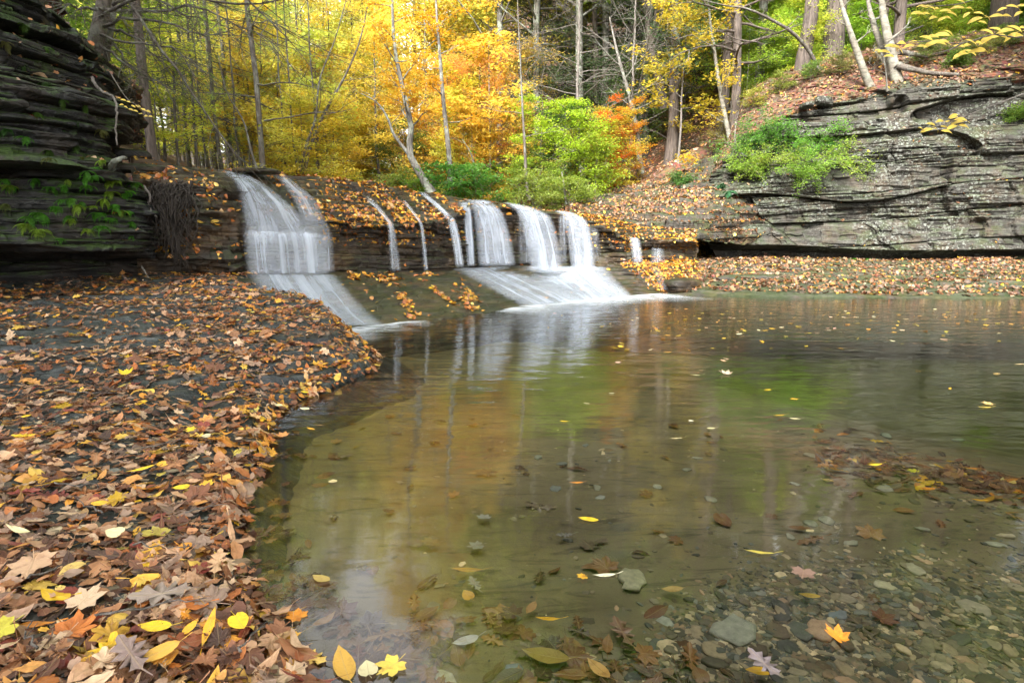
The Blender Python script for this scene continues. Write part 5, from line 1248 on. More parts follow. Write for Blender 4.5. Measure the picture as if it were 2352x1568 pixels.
# cliff-top hemlock trunks, each where the photograph has one
row([(1655,18.5,.75,DGR,'dark trunk just left of the straight brown one above the ledges'),(1690,17.2,.92,DGR,'straight brown trunk, first of the big ones above the cliff end'),(1820,17.3,1.15,DGR,'big grey-brown trunk leaning slightly, right of the lime-green tree'),(1893,17.6,1.3,DGR,'broadest brown trunk standing at the back of the leafy mound'),(2000,18,.85,DGR,'brown trunk between the single and the paired pale birches'),(2046,16.6,1.05,DGR,'dark brown trunk right behind the pair of pale birches'),(2110,20,.7,DGR,'thin brown trunk behind the yellow hanging twigs'),(2150,21,1.1,DGR,'dim grey trunk in the wood above the right part of the cliff'),(2275,17.5,1.5,DGR,'wide grey trunk at the top right corner of the wood'),(2400,18,1.1,DGR,'tall trunk beyond the right end of the cliff'),(2600,17,1.1,DGR,'tall trunk far beyond the right end of the cliff')], 'highwood', (.07,.12,.04), '', name='hemlock_tree')
row([(1540,19,.85,DGR,'brown trunk rising from the slope left of the shelf ledges'),(1480,22,.8,DGR,'purple-brown trunk in the dark middle of the slope'),(1600,22,.75,DGR,'brown trunk behind the yellow saplings')], 'highwood', (.07,.12,.04), '', name='hemlock_tree')
# single trees whose shape the photograph shows
def path_tree(name, pts, r, bark, label, color=None, n_br=8, reach=.15, leaf=.045, per=0, crown_from=.35, cat='tree', bare=1.0, subs=3, cloud=(.14, .25)):
    P = [W(*p) for p in pts]; base = P[0].copy(); Q = np.array(P)-base
    hgt = np.abs(Q[:, 2]).max() + .5
    tk, cr = tree_meshes(hash_(label), 'broad', hgt, r, crown_from=crown_from, n_br=n_br, reach=reach, leaf=leaf, per=per, bark=bark, path=Q, subs=subs, bare=bare if not per else 0.0, cloud=cloud)
    e = link(name, None, loc=base); tag(e, label, cat)
    link('trunk', tk, e)
    if cr: c = link('crown', cr, e); c.color = (*color, 1)
    return e
def hash_(s): return sum(ord(c)*(i+1) for i, c in enumerate(s)) % 99991
path_tree('beech_tree', [(992,445,14.2),(965,400,14.2),(940,350,14.3),(945,295,14.4),(932,235,14.5),(918,170,14.6),(905,100,14.8),(900,-20,15),(895,-200,15.2)], .10, 'bark_grey', 'pale grey tree with a crooked leaning trunk behind the rock dome', (.74,.44,.04), n_br=16, reach=.17, per=5, crown_from=.35)
path_tree('beech_tree', [(938,352,14.3),(905,310,14.4),(890,270,14.4),(865,235,14.5),(830,215,14.5)], .045, 'bark_grey', 'thin pale side stem forking left from the crooked leaning trunk', n_br=5, reach=.3, subs=3)
path_tree('beech_tree', [(1035,420,17),(1030,340,17),(1018,230,17.2),(1010,120,17.4),(1002,20,17.6),(998,-150,18)], .085, 'bark_grey', 'straight pale grey trunk rising through the orange and yellow leaves', (.74,.40,.03), n_br=14, reach=.16, per=5, crown_from=.3)
path_tree('birch_tree', [(2012,222,15.0),(1990,180,15.0),(1965,110,15.0),(1945,50,15.0),(1925,-20,15.1),(1900,-140,15.2)], .105, 'bark_birch', 'single pale birch leaning left out over the cliff edge', n_br=5, reach=.12)
path_tree('birch_tree', [(2070,225,14.8),(2055,160,14.9),(2040,90,14.9),(2028,30,15.0),(2020,-60,15.1),(2010,-200,15.3)], .14, 'bark_birch', 'thick pale birch, front one of a leaning pair on the cliff edge', n_br=5, reach=.12)
path_tree('birch_tree', [(2056,190,15.1),(2030,120,15.2),(2005,50,15.3),(1992,-10,15.4),(1975,-160,15.6)], .10, 'bark_birch', 'thinner pale birch, rear one of a leaning pair on the cliff edge', n_br=4, reach=.12)
path_tree('bare_tree', [(1886,170,16.6),(1860,120,16.5),(1820,75,16.3),(1770,45,16.2),(1720,22,16.1),(1670,14,16.0),(1610,0,15.9)], .055, 'bark_dark', 'long dark bent stem arching left over the yellow saplings', n_br=8, reach=.2, bare=1.0)
path_tree('birch_tree', [(1690,385,17),(1682,345,17),(1672,300,17),(1655,215,17),(1640,110,17.1),(1628,20,17.2),(1620,-120,17.4)], .09, 'bark_birch', 'pale curved birch trunk left of the straight brown trunk', (.74,.56,.06), n_br=9, reach=.18, per=6, crown_from=.25)
path_tree('bare_tree', [(1530,250,20),(1505,150,20),(1488,60,20.2),(1478,-20,20.3),(1470,-160,20.5)], .16, 'bark_brown', 'purple-brown leaning trunk behind the flame-orange maple', n_br=9, reach=.2)
path_tree('bare_tree', [(1472,400,18.5),(1462,300,18.5),(1448,230,18.6),(1420,130,18.8),(1400,40,19)], .10, 'bark_grey', 'grey leaning trunk below the flame-orange maple', n_br=9, reach=.28)
path_tree('bare_tree', [(700,392,14.5),(712,340,14.6),(745,260,14.8),(790,180,15),(828,90,15.2),(850,-20,15.4)], .05, 'bark_dark', 'thin dark stem bending right behind the leafy crest', n_br=9, reach=.22)
path_tree('bare_tree', [(688,392,14.2),(705,330,14.3),(725,270,14.4),(735,180,14.6),(770,90,14.8),(800,-20,15)], .04, 'bark_dark', 'thinner dark stem beside the one bending right', n_br=7, reach=.22)
path_tree('bare_tree', [(590,388,13.2),(575,340,13.2),(560,280,13.3),(520,210,13.4),(500,120,13.6)], .03, 'bark_dark', 'thin crooked stem splitting left from beside the thickest dark stem', n_br=6, reach=.2)
path_tree('bare_tree', [(1215,460,16),(1208,400,16),(1205,330,16),(1200,250,16.2),(1196,160,16.4),(1190,40,16.6),(1186,-120,16.8)], .05, 'bark_dark', 'small grey trunk half hidden by the vivid green young tree', n_br=6, reach=.2)
path_tree('bare_tree', [(1300,470,15.4),(1296,430,15.4),(1290,395,15.5)], .045, 'bark_grey', 'short pale curved stem in the grass behind the last curtain', n_br=3, reach=.3)
path_tree('bare_tree', [(1110,445,16),(1095,395,16),(1080,350,16),(1062,320,16)], .03, 'bark_grey', 'thin whitish dead sapling behind the first broad curtain', n_br=6, reach=.35)
path_tree('bare_tree', [(1692,440,14.6),(1692,380,14.6),(1688,310,14.7),(1694,265,14.8)], .035, 'bark_dark', 'small dead sapling standing in the green shrub at the cliff end', n_br=7, reach=.4)
path_tree('bare_tree', [(2038,210,14.4),(2035,170,14.3),(2030,130,14.3)], .02, 'bark_grey', 'tiny white dead sapling between the leaning birches', n_br=7, reach=.55)
# ---- bushes hanging on the right cliff -----------------------------------
def cliffspot(dx, dy, P=None):
    P = CP if P is None else P
    u, v = project(P[::3, ::3]); i = np.argmin((u-dx)**2 + (v-dy)**2)
    return P[::3, ::3].reshape(-1, 3)[i]
SHR = [(1700,345,'leafy green shrub at the left end of the cliff, above the ferns',(.15,.36,.06)),(1758,325,'green shrub hanging on the cliff, second from its left end',(.16,.36,.06)),
  (1815,330,'dense green shrub in the middle of the hanging greenery',(.17,.40,.06)),(1872,345,'bright green shrub near the right edge of the hanging greenery',(.20,.44,.06)),
  (1915,380,'yellow-green shrub at the lower right edge of the hanging greenery',(.36,.50,.08)),(1770,385,'yellow-tinged shrub trailing down the cliff under the greenery',(.38,.50,.08)),
  (1845,405,'sparse green shrub trailing lowest on the cliff',(.28,.46,.07)),(1700,400,'light green creeper trailing at the left end of the cliff',(.34,.52,.08)),
  (1655,320,'ochre-green brush above the left end of the cliff',(.38,.34,.08)),(2335,270,'green shrub clinging high on the cliff at the right edge',(.22,.36,.06)),
  (2195,150,'mossy green bush on the soil above the cliff',(.16,.26,.05)),(1560,425,'small dark green plant on the leafy ledges',(.12,.26,.06)),
  (1600,300,'grey-brown leafless brush above the ledges',(.34,.28,.12))]
for dx, dy, lab, col in SHR:         # each shrub: several arching stems that hang from one root
    p = cliffspot(dx, dy, CP if dx > 1650 else SP) + np.array([0, -.05, .05])
    keep_ = rng; rng = np.random.default_rng(int(dx*7+dy)); mb = MB(); att = []
    big = .55 if dx in (2195, 1560, 2335) else 1.0
    for s in range(20):
        d0 = np.array([rng.normal(0, .75), -abs(rng.normal(.35, .35)), rng.uniform(-.1, .9)])
        Q = grow(mb, np.zeros(3), d0, big*rng.uniform(.35, .95), .008, .002, 8, .22, -.9, 4)
        att += list(Q[2:])
        for q in range(4):
            X = grow(mb, Q[rng.integers(2, 8)], d0+rng.normal(0, .6, 3)*[1, .6, .6], big*rng.uniform(.12, .35), .003, .001, 4, .3, -.4, 3); att += list(X[1:])
    V, F, Cc, U = leaf_cloud(np.array(att), 6 if 'leafless' not in lab else 1, .05, .8, .024, T_LOW, WH, .35)
    rng = keep_
    e = tag(link('bush', None, loc=p), lab, 'bush')
    link('stem', mb.mesh('stem', [M['twig']]), e)
    o = link('crown', mesh_np('crown', V, [F], [M['crown']], tint=Cc), e); o.color = (*col, 1)
# ---- ferns ----------------------------------------------------------------
def frond_mesh(seed):
    r = np.random.default_rng(seed); n = 22; V, F = [], []
    t = np.linspace(0, 1, n); x = t; z = .30*t - .75*t*t
    for i in range(1, n):
        w = .30*math.sin(pi*min(1, t[i]*1.02+.08))**.8 * (1 - .35*t[i])
        for sgn in (-1, 1):
            b = len(V); pw = .026
            L = [(x[i]-pw, 0, z[i]), (x[i]+pw, 0, z[i]), (x[i]+w*.42+pw*.8, sgn*w*.65, z[i]-.03*w+.01), (x[i]+w*.55, sgn*w, z[i]-.25*w), (x[i]+w*.30, sgn*w*.65, z[i]-.03*w)]
            V += L; F.append((b, b+1, b+2, b+3)); F.append((b, b+2, b+3, b+4)) if False else F.append((b, b+2, b+3, b+4))
    for i in range(n-1):
        b = len(V); V += [(x[i], -.006, z[i]), (x[i+1], -.004, z[i+1]), (x[i+1], .004, z[i+1]), (x[i], .006, z[i])]; F.append((b, b+1, b+2, b+3))
    V = np.array(V); V += r.normal(0, .004, V.shape)
    return mesh_np('frond', V, [np.array(F)], [M['crown']], tint=np.clip(np.repeat(1+r.normal(0, .12, (len(V), 1)), 3, 1), .6, 1.3))
FROND = [frond_mesh(i) for i in range(3)]
def fern(p, s, col, label, n=6, group=None, out=(0, -1), spread=1.25, droop=.5):
    e = link('fern', None, loc=p); tag(e, label, 'fern', group)
    a0 = math.atan2(out[1], out[0])
    for k in range(n):
        a = a0 + (k/(max(n-1, 1))-.5)*2*spread + random.uniform(-.15, .15)
        o = link('frond', FROND[k % 3], e, rot=(random.uniform(-.3, .3), random.uniform(.0, droop*1.8), a), scale=.36*s*random.uniform(.7, 1.2))
        q = random.uniform(.8, 1.25); o.color = (min(1, col[0]*q), min(1, col[1]*q), min(1, col[2]*q), 1)
FG, FY, FD_ = (.09,.28,.025), (.24,.36,.04), (.04,.11,.02)
FERNS = [(30,300,.30,FD_,'upper'),(75,320,.26,FG,''),(150,300,.30,FG,''),(235,385,.26,FG,''),(245,372,.24,FY,''),(95,415,.28,FG,''),(130,432,.28,FG,''),(165,430,.26,FG,''),(30,470,.30,(.16,.20,.05),''),(110,490,.34,FG,''),(150,480,.30,FG,''),(190,470,.30,FY,''),(215,430,.26,FG,''),(240,490,.32,FG,''),(262,450,.26,FG,''),(300,440,.34,FG,''),(80,515,.36,FY,''),(105,525,.32,FY,''),(180,505,.24,FY,''),(250,520,.30,FG,''),(270,500,.26,FG,''),(155,550,.22,FG,''),(310,545,.18,FG,''),(180,285,.26,FD_,''),(130,370,.24,(.18,.20,.06),''),(200,360,.26,(.20,.22,.05),''),(320,425,.28,FG,''),(230,405,.26,FG,'')]
def fern_label(i, dx, dy, col):
    tone = {FG: 'bright green', FY: 'yellow-green', FD_: 'dark green'}.get(col, 'browning')
    rowword = 'above the jutting slab' if dy < 345 else 'on the jutting slab' if dy < 400 else 'under the jutting slab' if dy < 455 else 'halfway down the shale' if dy < 505 else 'low over the overhang'
    return tone, rowword
seen = {}
for i, (dx, dy, s, col, _) in enumerate(FERNS):
    p = cliffspot(dx, dy, LP)
    tone, rw = fern_label(i, dx, dy, col); key = (tone, rw); seen[key] = seen.get(key, 0)+1
ordn = ['first', 'second', 'third', 'fourth', 'fifth', 'sixth', 'seventh', 'eighth']
cnt = {}
for i, (dx, dy, s, col, _) in sorted(enumerate(FERNS), key=lambda q: q[1][0]):
    p = cliffspot(dx, dy, LP); tone, rw = fern_label(i, dx, dy, col); key = (tone, rw); c = cnt.get(key, 0); cnt[key] = c+1
    lab = f'{tone} fern growing {rw} of the dark cliff' if seen[key] == 1 else f'{ordn[c]} {tone} fern {rw}, counted from the left'
    fern(p + np.array([.03, -.12, 0]), s, col, lab, n=7, out=(.25, -1), droop=.55)
for dx, dy, s, col, lab in [(1655,425,.55,(.05,.16,.06),'large dark fern at the left end of the right cliff, upper one'),(1672,440,.6,(.05,.17,.07),'large dark blue-green fern under the hanging shrubs'),(1640,398,.5,(.05,.16,.06),'dark fern left of the hanging shrubs'),
        (1900,330,.45,(.05,.18,.05),'dark green fern peeping out above the hanging greenery'),(2240,582,.45,(.12,.26,.04),'fern at the foot of the cliff, the rightmost one on the ledge'),(1990,590,.45,(.10,.30,.03),'bright fern at the cliff foot above the russet leaves, right one of two'),(1955,592,.40,(.10,.30,.03),'bright fern at the cliff foot above the russet leaves, left one of two'),(1895,593,.3,(.08,.2,.03),'tiny fern in the dark recess at the cliff foot')]:
    P = CP if dy < 500 else RP
    p = cliffspot(dx, dy, P)
    fern(p + np.array([0, -.08, .02]), s, col, lab, n=8, spread=1.5 if dy < 500 else 2.6, droop=.5 if dy < 500 else .1)
# ---- trees on top of the left cliff and their overhanging limbs ----------
def hemlock_over(label, pts, r, branches, needles=2):
    P = [W(*p) for p in pts]; base = P[0].copy(); mb = MB(); Q = cr_interp(np.array([p-base for p in P])[None], np.linspace(0, len(P)-1, 14))[0]
    mb.tube(Q, np.linspace(r*1.15, r*.75, 14), 10, .10)
    e = link('hemlock_tree', None, loc=base); tag(e, label, 'tree'); link('trunk', mb.mesh('trunk', [M['bark_dark']]), e)
    att = []
    for bi, b in enumerate(branches):
        B = np.array([W(*q) for q in b])-base; mb2 = MB()
        C = cr_interp(B[None], np.linspace(0, len(B)-1, 12))[0]; C += rng.normal(0, .015, C.shape)
        mb2.tube(C, np.linspace(.022, .004, 12), 6, .2)
        for s in range(16):
            i = rng.integers(1, 11); d = C[min(i+1, 11)]-C[i]; d = d/np.linalg.norm(d) + rng.normal(0, .55, 3)*[1, 1, .55] + [0, 0, -.12]
            S = grow(mb2, C[i], d, rng.uniform(.4, 1.1), .006, .0018, 6, .25, -.15, 4)
            for q in range(4):
                X = grow(mb2, S[rng.integers(1, 6)], d + rng.normal(0, .7, 3), rng.uniform(.15, .4), .0028, .001, 4, .25, -.1, 3)
                if rng.random() < .5: att += list(X[1:])
        link('branch', mb2.mesh('branch', [M['bark_dark']]), e)
    if att and needles:
        V, F, Cc, U = leaf_cloud(np.array(att), needles, .035, .35, .014, NEEDLE, WH, .25)
        c = link('crown', mesh_np('crown', V, [F], [M['crown']], tint=Cc), e); c.color = (.12, .17, .04, 1)
hemlock_over('dark forked hemlock trunk rooted on top of the left cliff', [(210,152,8.3),(222,90,8.3),(236,20,8.4),(246,-60,8.5),(255,-220,8.7)], .095,
  [[(240,60,8.3),(300,40,7.8),(380,55,7.4),(470,80,7.2),(540,70,7.0)], [(232,80,8.3),(290,100,7.6),(380,110,7.2),(450,140,7.0)], [(236,40,8.3),(300,0,7.6),(400,-20,7.0),(520,10,6.6),(640,0,6.4),(720,-30,6.2)],
   [(230,100,8.3),(270,130,7.8),(330,170,7.4),(400,210,7.2)], [(245,20,8.4),(330,30,8),(450,20,7.6),(560,60,7.4),(650,110,7.3)], [(225,110,8.3),(190,90,7.8),(150,100,7.4),(110,60,7)], [(235,20,8.3),(180,20,7.8),(120,-10,7.2)], [(250,-40,8.4),(380,-40,7.4),(520,-30,6.6),(600,30,6.2),(660,90,6)],
   [(250,-80,8.4),(330,60,7.4),(420,180,7.0),(500,300,6.9),(560,370,6.9)]])
hemlock_over('thinner stem beside the forked hemlock on top of the left cliff', [(238,156,8.5),(246,110,8.5),(254,60,8.6),(262,0,8.8),(268,-140,9)], .05,
  [[(252,70,8.5),(300,80,8.2),(360,130,8),(420,150,7.9)], [(250,90,8.5),(290,140,8),(340,200,7.8)], [(262,10,8.6),(330,-10,8.1),(420,30,7.8),(480,50,7.6)]])
for dx, Y, s, lab in [(150,10.5,.55,'dim trunk in the top left corner behind the cliff top'),(100,9.5,.5,'dim trunk nearest the top left corner'),(330,12,.5,'thin trunk just right of the forked hemlock')]:
    x, y = at(dx, Y, 150); plant('highwood', x, y, (.10,.16,.04), lab, s, z=1.9+ .1*(350-dx)/50, name='hemlock_tree')
for dx, Y, s, col in [(180,13,.8,(.30,.42,.05)),(60,12,.8,(.20,.32,.05)),(-80,12,.9,(.2,.3,.05)),(290,16,.8,(.42,.48,.06))]:
    x, y = at(dx, Y, 100); plant('maple', x, y, col, 'leafy yellow-green tree glimpsed through the branches above the left cliff', s, z=2.0, group='green trees above the left cliff')
# exposed root hanging down the cliff and roots on the ledge
def root(pts, r, label, mat='bark_grey'):
    mb = MB(); P = np.array([W(*p) for p in pts]); P = cr_interp(P[None], np.linspace(0, len(P)-1, 30))[0] + rng.normal(0, .004, (30, 3))
    mb.tube(P, np.linspace(r, r*.4, 30), 7, .15)
    o = link('root', mb.mesh('root', [M[mat]])); tag(o, label, 'root')
root([(212,178,6.3),(222,198,6.25),(238,212,6.2),(262,226,6.2),(268,255,6.1),(266,290,6.05),(268,335,6.0)], .017, 'long pale root hanging down the edge of the dark cliff', 'twig')
root([(255,388,6.1),(262,372,6.0),(275,366,5.95),(288,362,6.05)], .035, 'thick curled pale root at the edge of the jutting slab')
root([(330,428,6.4),(345,450,6.35),(342,475,6.35),(360,500,6.35)], .014, 'thin root dangling over the shale left of the leafy ledges', 'twig')
M['root'] = bark_mat('dark_roots', (.008, .006, .005), (.045, .034, .026), 2.0)
def root_mass():
    mb = MB(); top = W(385, 440, 6.6)
    for i in range(110):
        t = random.random(); a = W(345+95*t, 425+random.uniform(-6, 18), 6.55+.1*random.random()); long_ = random.random() < .4
        b = W(408+random.gauss(0, 9), random.uniform(575, 634), 6.42) if long_ else W(350+90*t+random.gauss(0, 8), random.uniform(470, 590), 6.45)
        P = np.array([a, a*.6+b*.4+np.array([random.gauss(0,.09), -.08, random.gauss(0,.05)]), b+np.array([random.gauss(0,.05), 0, 0])])-top; P = cr_interp(P[None], np.linspace(0, 2, 10))[0] + rng.normal(0, .018, (10, 3))
        mb.tube(P, np.linspace(random.uniform(.005, .014), .002, 10), 4, .3)
    tag(link('root_mass', mb.mesh('root_mass', [M['root']]), loc=top), 'dark matted curtain of roots hanging to the ground left of the cascade', 'roots')
root_mass()
root([(325,612,6.2),(332,622,6.1),(340,636,6.0)], .008, 'thin pale stick leaning in the dark recess')
root([(2060,150,14.8),(2090,158,14.6),(2140,168,14.5),(2200,172,14.4)], .09, 'dark fallen log on the mound right of the birches', 'bark_dark')
root([(2065,120,15),(2100,125,15),(2130,132,15)], .07, 'short dark log lying behind the paired birches', 'bark_dark')
# ---- yellow twigs hanging in from the right, close to the camera ---------
def twig(label, paths, leafpts, size, Y0):
    mb = MB(); P0 = W(*paths[0][0])
    for p in paths:
        P = np.array([W(*q) for q in p]) - P0; P = cr_interp(P[None], np.linspace(0, len(P)-1, 14))[0]; mb.tube(P, np.linspace(.005, .0018, 14), 5, .1)
    e = link('hanging_twig', None, loc=P0); tag(e, label, 'twig'); link('twig', mb.mesh('twig', [M['twig']]), e)
    for dx, dy, a, sc_ in leafpts:
        p = W(dx, dy, Y0 + rng.normal(0, .05)) - P0; n = 1
        N = np.array([[rng.normal(0, .3), -.75, .75]])
        V, F, C, U = make_leaves(T_BEECH, np.zeros((1, 3)), N, np.array([size*sc_]), np.array([a]), np.array([[.25, -.35]]), np.array([(.78, .60, .10)])*rng.uniform(.85, 1.1), .05)
        o = link('leaf', mesh_np('leaf', V, [F], [M['near_leaf']], tint=C, uv=U), e, loc=p)
def lp(x0, y0, x1, y1, n, jit=7):
    out = []
    for i in range(n):
        t = i/(n-1) if n > 1 else 0
        out.append((x0+(x1-x0)*t, y0+(y1-y0)*t + (jit if i % 2 else -jit)+random.uniform(-3, 3), random.uniform(1.1, 2.1) if random.random() < .7 else random.uniform(3.8, 4.6), random.uniform(.7, 1.15)))
    return out
twig('lower spray of pale yellow leaves hanging in front of the grey cliff', [[(2420,190,3.2),(2300,235,3.15),(2230,262,3.1),(2180,285,3.1)], [(2230,262,3.1),(2160,288,3.1),(2112,300,3.1)]], lp(2118,298,2160,285,5,5)+lp(2172,300,2192,276,5,8)+lp(2190,268,2218,284,4,4), .028, 3.1)
twig('long spray of yellow leaves across the top right corner', [[(2500,40,3.0),(2352,85,3.0),(2280,80,3.0),(2210,100,3.0),(2120,95,3.0),(2050,105,3.0)], [(2210,100,3.0),(2180,115,3.0),(2140,125,3.0)]], lp(2352,70,2270,80,9,8)+lp(2265,100,2200,118,10,8)+lp(2180,85,2120,95,8,9)+lp(2100,100,2050,108,5,5), .034, 3.0)
twig('upper spray of yellow leaves at the top right of the picture', [[(2500,-60,3.2),(2300,-20,3.2),(2200,10,3.2),(2110,15,3.2)]], lp(2270,50,2200,10,8,9)+lp(2190,38,2110,20,10,9)+lp(2352,20,2290,30,6,8), .032, 3.2)
twig('two yellow leaves on a twig in front of the paired birches', [[(2120,60,3.3),(2060,85,3.3),(2020,110,3.3)]], [(2032,118,1.4,1.2),(2043,128,4.3,.9),(2020,116,1.6,.8)], .030, 3.3)
twig('spray of small yellow leaves over the corner of the dark cliff', [[(255,170,5.6),(290,225,5.55),(320,245,5.5),(350,268,5.5)]], lp(272,232,345,264,14,6), .026, 5.5)

for x, y, k, s in [(-3,-8,'tall',1.0),(0,-9,'tall',1.05),(3,-8,'tall',1.0),(6,-9,'tall',1.0),(-6,-8,'tall',1.0),(-9,-8,'conifer',1.1),(9.5,-8.5,'tall',1.0),(1.5,-12,'conifer',1.2),(-8,-1,'highcrown',.8),(-10,.5,'highcrown',.9),(-6.5,-3.5,'highcrown',.8),(-12,-2,'highcrown',1.0),(-9,1,'tall',1.0),(-11,-4,'tall',1.1),(-7.5,-6,'tall',1.0),(-14,2,'conifer',1.2),(-10,5,'tall',.9),(-13,-9,'conifer',1.2),(-5.5,-9,'tall',1.0)]:  # unseen trees, added to shade the bank, left cliff and pool
    plant(k, x, y, (.5,.5,.08) if k != 'conifer' else DGR, 'unseen tree added for shade, behind or left of the viewpoint', s, z=.3, group='added shade trees behind and left of the viewpoint')

r2 = random.Random(5)
for i in range(22):      # leafy undergrowth between the stems of the wood on the left
    dx = r2.uniform(290, 860); Y = r2.uniform(13.5, 34); x, y = at(dx, Y)
    c = r2.choice([(.70,.74,.10), (.86,.78,.10), (.56,.68,.10), (.88,.70,.08)])
    plant('spray', x, y, c, 'yellow-green understory bush between the dark stems of the golden wood', .4+Y/45, name='understory_tree', group='understory bushes in the golden wood')
for i in range(26):      # and on the slope above the ledges and the cliff
    dx = r2.uniform(1620, 2420); Y = r2.uniform(19, 30); x, y = at(dx, Y, 100)
    c = r2.choice([(.38,.62,.07), (.50,.70,.07), (.20,.36,.05), (.60,.70,.08)])
    plant('spray', x, y, c, 'lit green understory bush in the wood above the cliff', .5+Y/36, name='understory_tree', group='green understory bushes in the wood above the cliff')
for i in range(30):
    dx = r2.uniform(880, 1600); Y = r2.uniform(17.5, 30); x, y = at(dx, Y)
    c = r2.choice([(.28,.38,.06), (.62,.50,.06), (.16,.26,.05), (.72,.44,.06), (.12,.22,.05)])
    plant('spray', x, y, c, 'mixed green and ochre bush on the slope behind the falls', .35+Y/45, name='understory_tree', group='mixed bushes on the slope behind the falls')
for i in range(16):
    dx = r2.uniform(260, 860); Y = r2.uniform(20, 30); x, y = at(dx, Y)
    plant('airy', x, y, r2.choice([YEL, (.70,.68,.08), GOLD]), 'thin dark-stemmed tree with open yellow leaves in the golden wood', r2.uniform(.8, 1.1), group='airy yellow trees in the golden wood')
# loose rocks
for dx, dy, Y, sz, sq, mt, yw, lab in [
 (1566,655,10.6,.30,(1.2,.8,.45),'falls_rock',.5,'dark wet boulder at the right end of the apron, by the leafy bank'),
 (318,388,6.95,.26,(1.1,.6,.20),'ledge_rock',.1,'grey flat slab resting on the leafy ledge left of the cascade'),
 (302,356,7.2,.20,(1.0,.7,.28),'slate',.6,'dark slab under the thick root at the top of the ledge'),
 (592,394,8.15,.26,(1.2,.7,.14),'falls_rock',.1,'thin dark slab lying on the lip of the widest cascade'),
 (1892,232,15.0,.26,(1.1,.5,.40),'cliff_rock',.5,'pale slab sticking out of the soil at the rim of the right cliff'),
 (1852,243,15.0,.20,(1.2,.6,.30),'cliff_rock',1.5,'small grey slab at the rim of the right cliff'),
 (1065,640,9.6,.22,(1.5,.9,.28),'falls_rock',.3,'small dark rock ledge at the head of the apron'),
 (1040,563,9.75,.20,(1.3,.9,.16),'falls_rock',.1,'thin leafy rock tooth jutting from the wall beside the narrow stream'),
 (1840,480,14.1,.35,(1.6,.5,.22),'cliff_rock',.0,'squared block standing out of the cliff under the hanging greenery'),
 (1740,640,11.2,.28,(2.6,.7,.28),'ledge_rock',-.1,'long low dark rock lying in the russet leaves of the far bank'),
 (2260,605,12.6,.3,(2.6,.7,.30),'ledge_rock',.05,'long dark rock at the foot of the cliff near the right edge')]:
    boulder('boulder', lab, W(dx, dy, Y), sz, int(dx), M[mt], sq, yw)
for dx, Y, s, c in [(1560,19,1.25,(.16,.28,.05)),(1750,19.5,1.3,(.2,.36,.05)),(1900,21,1.4,(.16,.3,.05)),(2060,19,1.25,(.22,.36,.06)),(2220,20,1.35,(.16,.28,.05)),(2420,19,1.3,(.2,.34,.06)),(2620,17,1.2,(.2,.3,.05)),(1400,22,1.3,(.3,.34,.06)),(2850,15,1.2,(.2,.3,.05))]:
    x, y = at(dx, Y, 100); plant('tall', x, y, c, 'tall green broadleaf tree with a high crown in the wood above the cliff', s, group='tall broadleaf trees above the cliff')
for i, (dx, dy) in enumerate([(60,150),(110,190),(150,230),(90,260),(205,250),(240,300),(40,230),(180,330),(120,350),(20,110),(60,60),(110,110),(265,330),(200,180),(235,215)]):
    p = cliffspot(dx, dy, LP)
    fern(p + np.array([0, -.03, 0]), .22+.05*random.random(), random.choice([(.05,.11,.02), (.07,.14,.02), (.16,.16,.05), (.09,.18,.03)]), 'tuft of dim hanging grass on the upper part of the dark cliff', n=9, group='dim grass tufts on the upper dark cliff', out=(.4, -1), droop=.9)

for dx, Y, s, c in [(1232,30,1.25,(.5,.55,.10)),(1488,21,1.1,(.24,.38,.06)),(1640,23,1.15,(.3,.44,.07)),(1760,24,1.1,(.34,.5,.08)),(1370,28,1.2,(.36,.48,.08))]:
    x, y = at(dx, Y, 100); plant('highcrown', x, y, c, 'tall tree whose high crown closes over the slope behind the broad curtains', s, group='high-crowned trees on the slope behind the falls')
for dx, Y, s in [(345,13.5,.62),(375,15,.6),(405,13.8,.55),(448,14.5,.66),(470,16,.6),(545,15.5,.55),(565,17,.6),(655,16,.6),(680,14.5,.5),(735,15.5,.55),(618,18,.6),(760,17,.55),(420,19,.7),(500,21,.8)]:
    x, y = at(dx, Y); plant('pole', x, y, (.56,.68,.16), 'thin dark pole-like stem in the golden wood just behind the falls', s, name='hemlock_tree', group='pole-like stems just behind the falls')
for i in range(14):
    dx = r2.uniform(240, 640); Y = r2.uniform(26, 40); x, y = at(dx, Y)
    plant('maple', x, y, r2.choice([YEL, (.80,.86,.20), (.70,.84,.18)]), 'golden maple filling the valley deep behind the dark stems', r2.uniform(1.0, 1.3), name='maple_tree', group='golden maples deep in the valley')

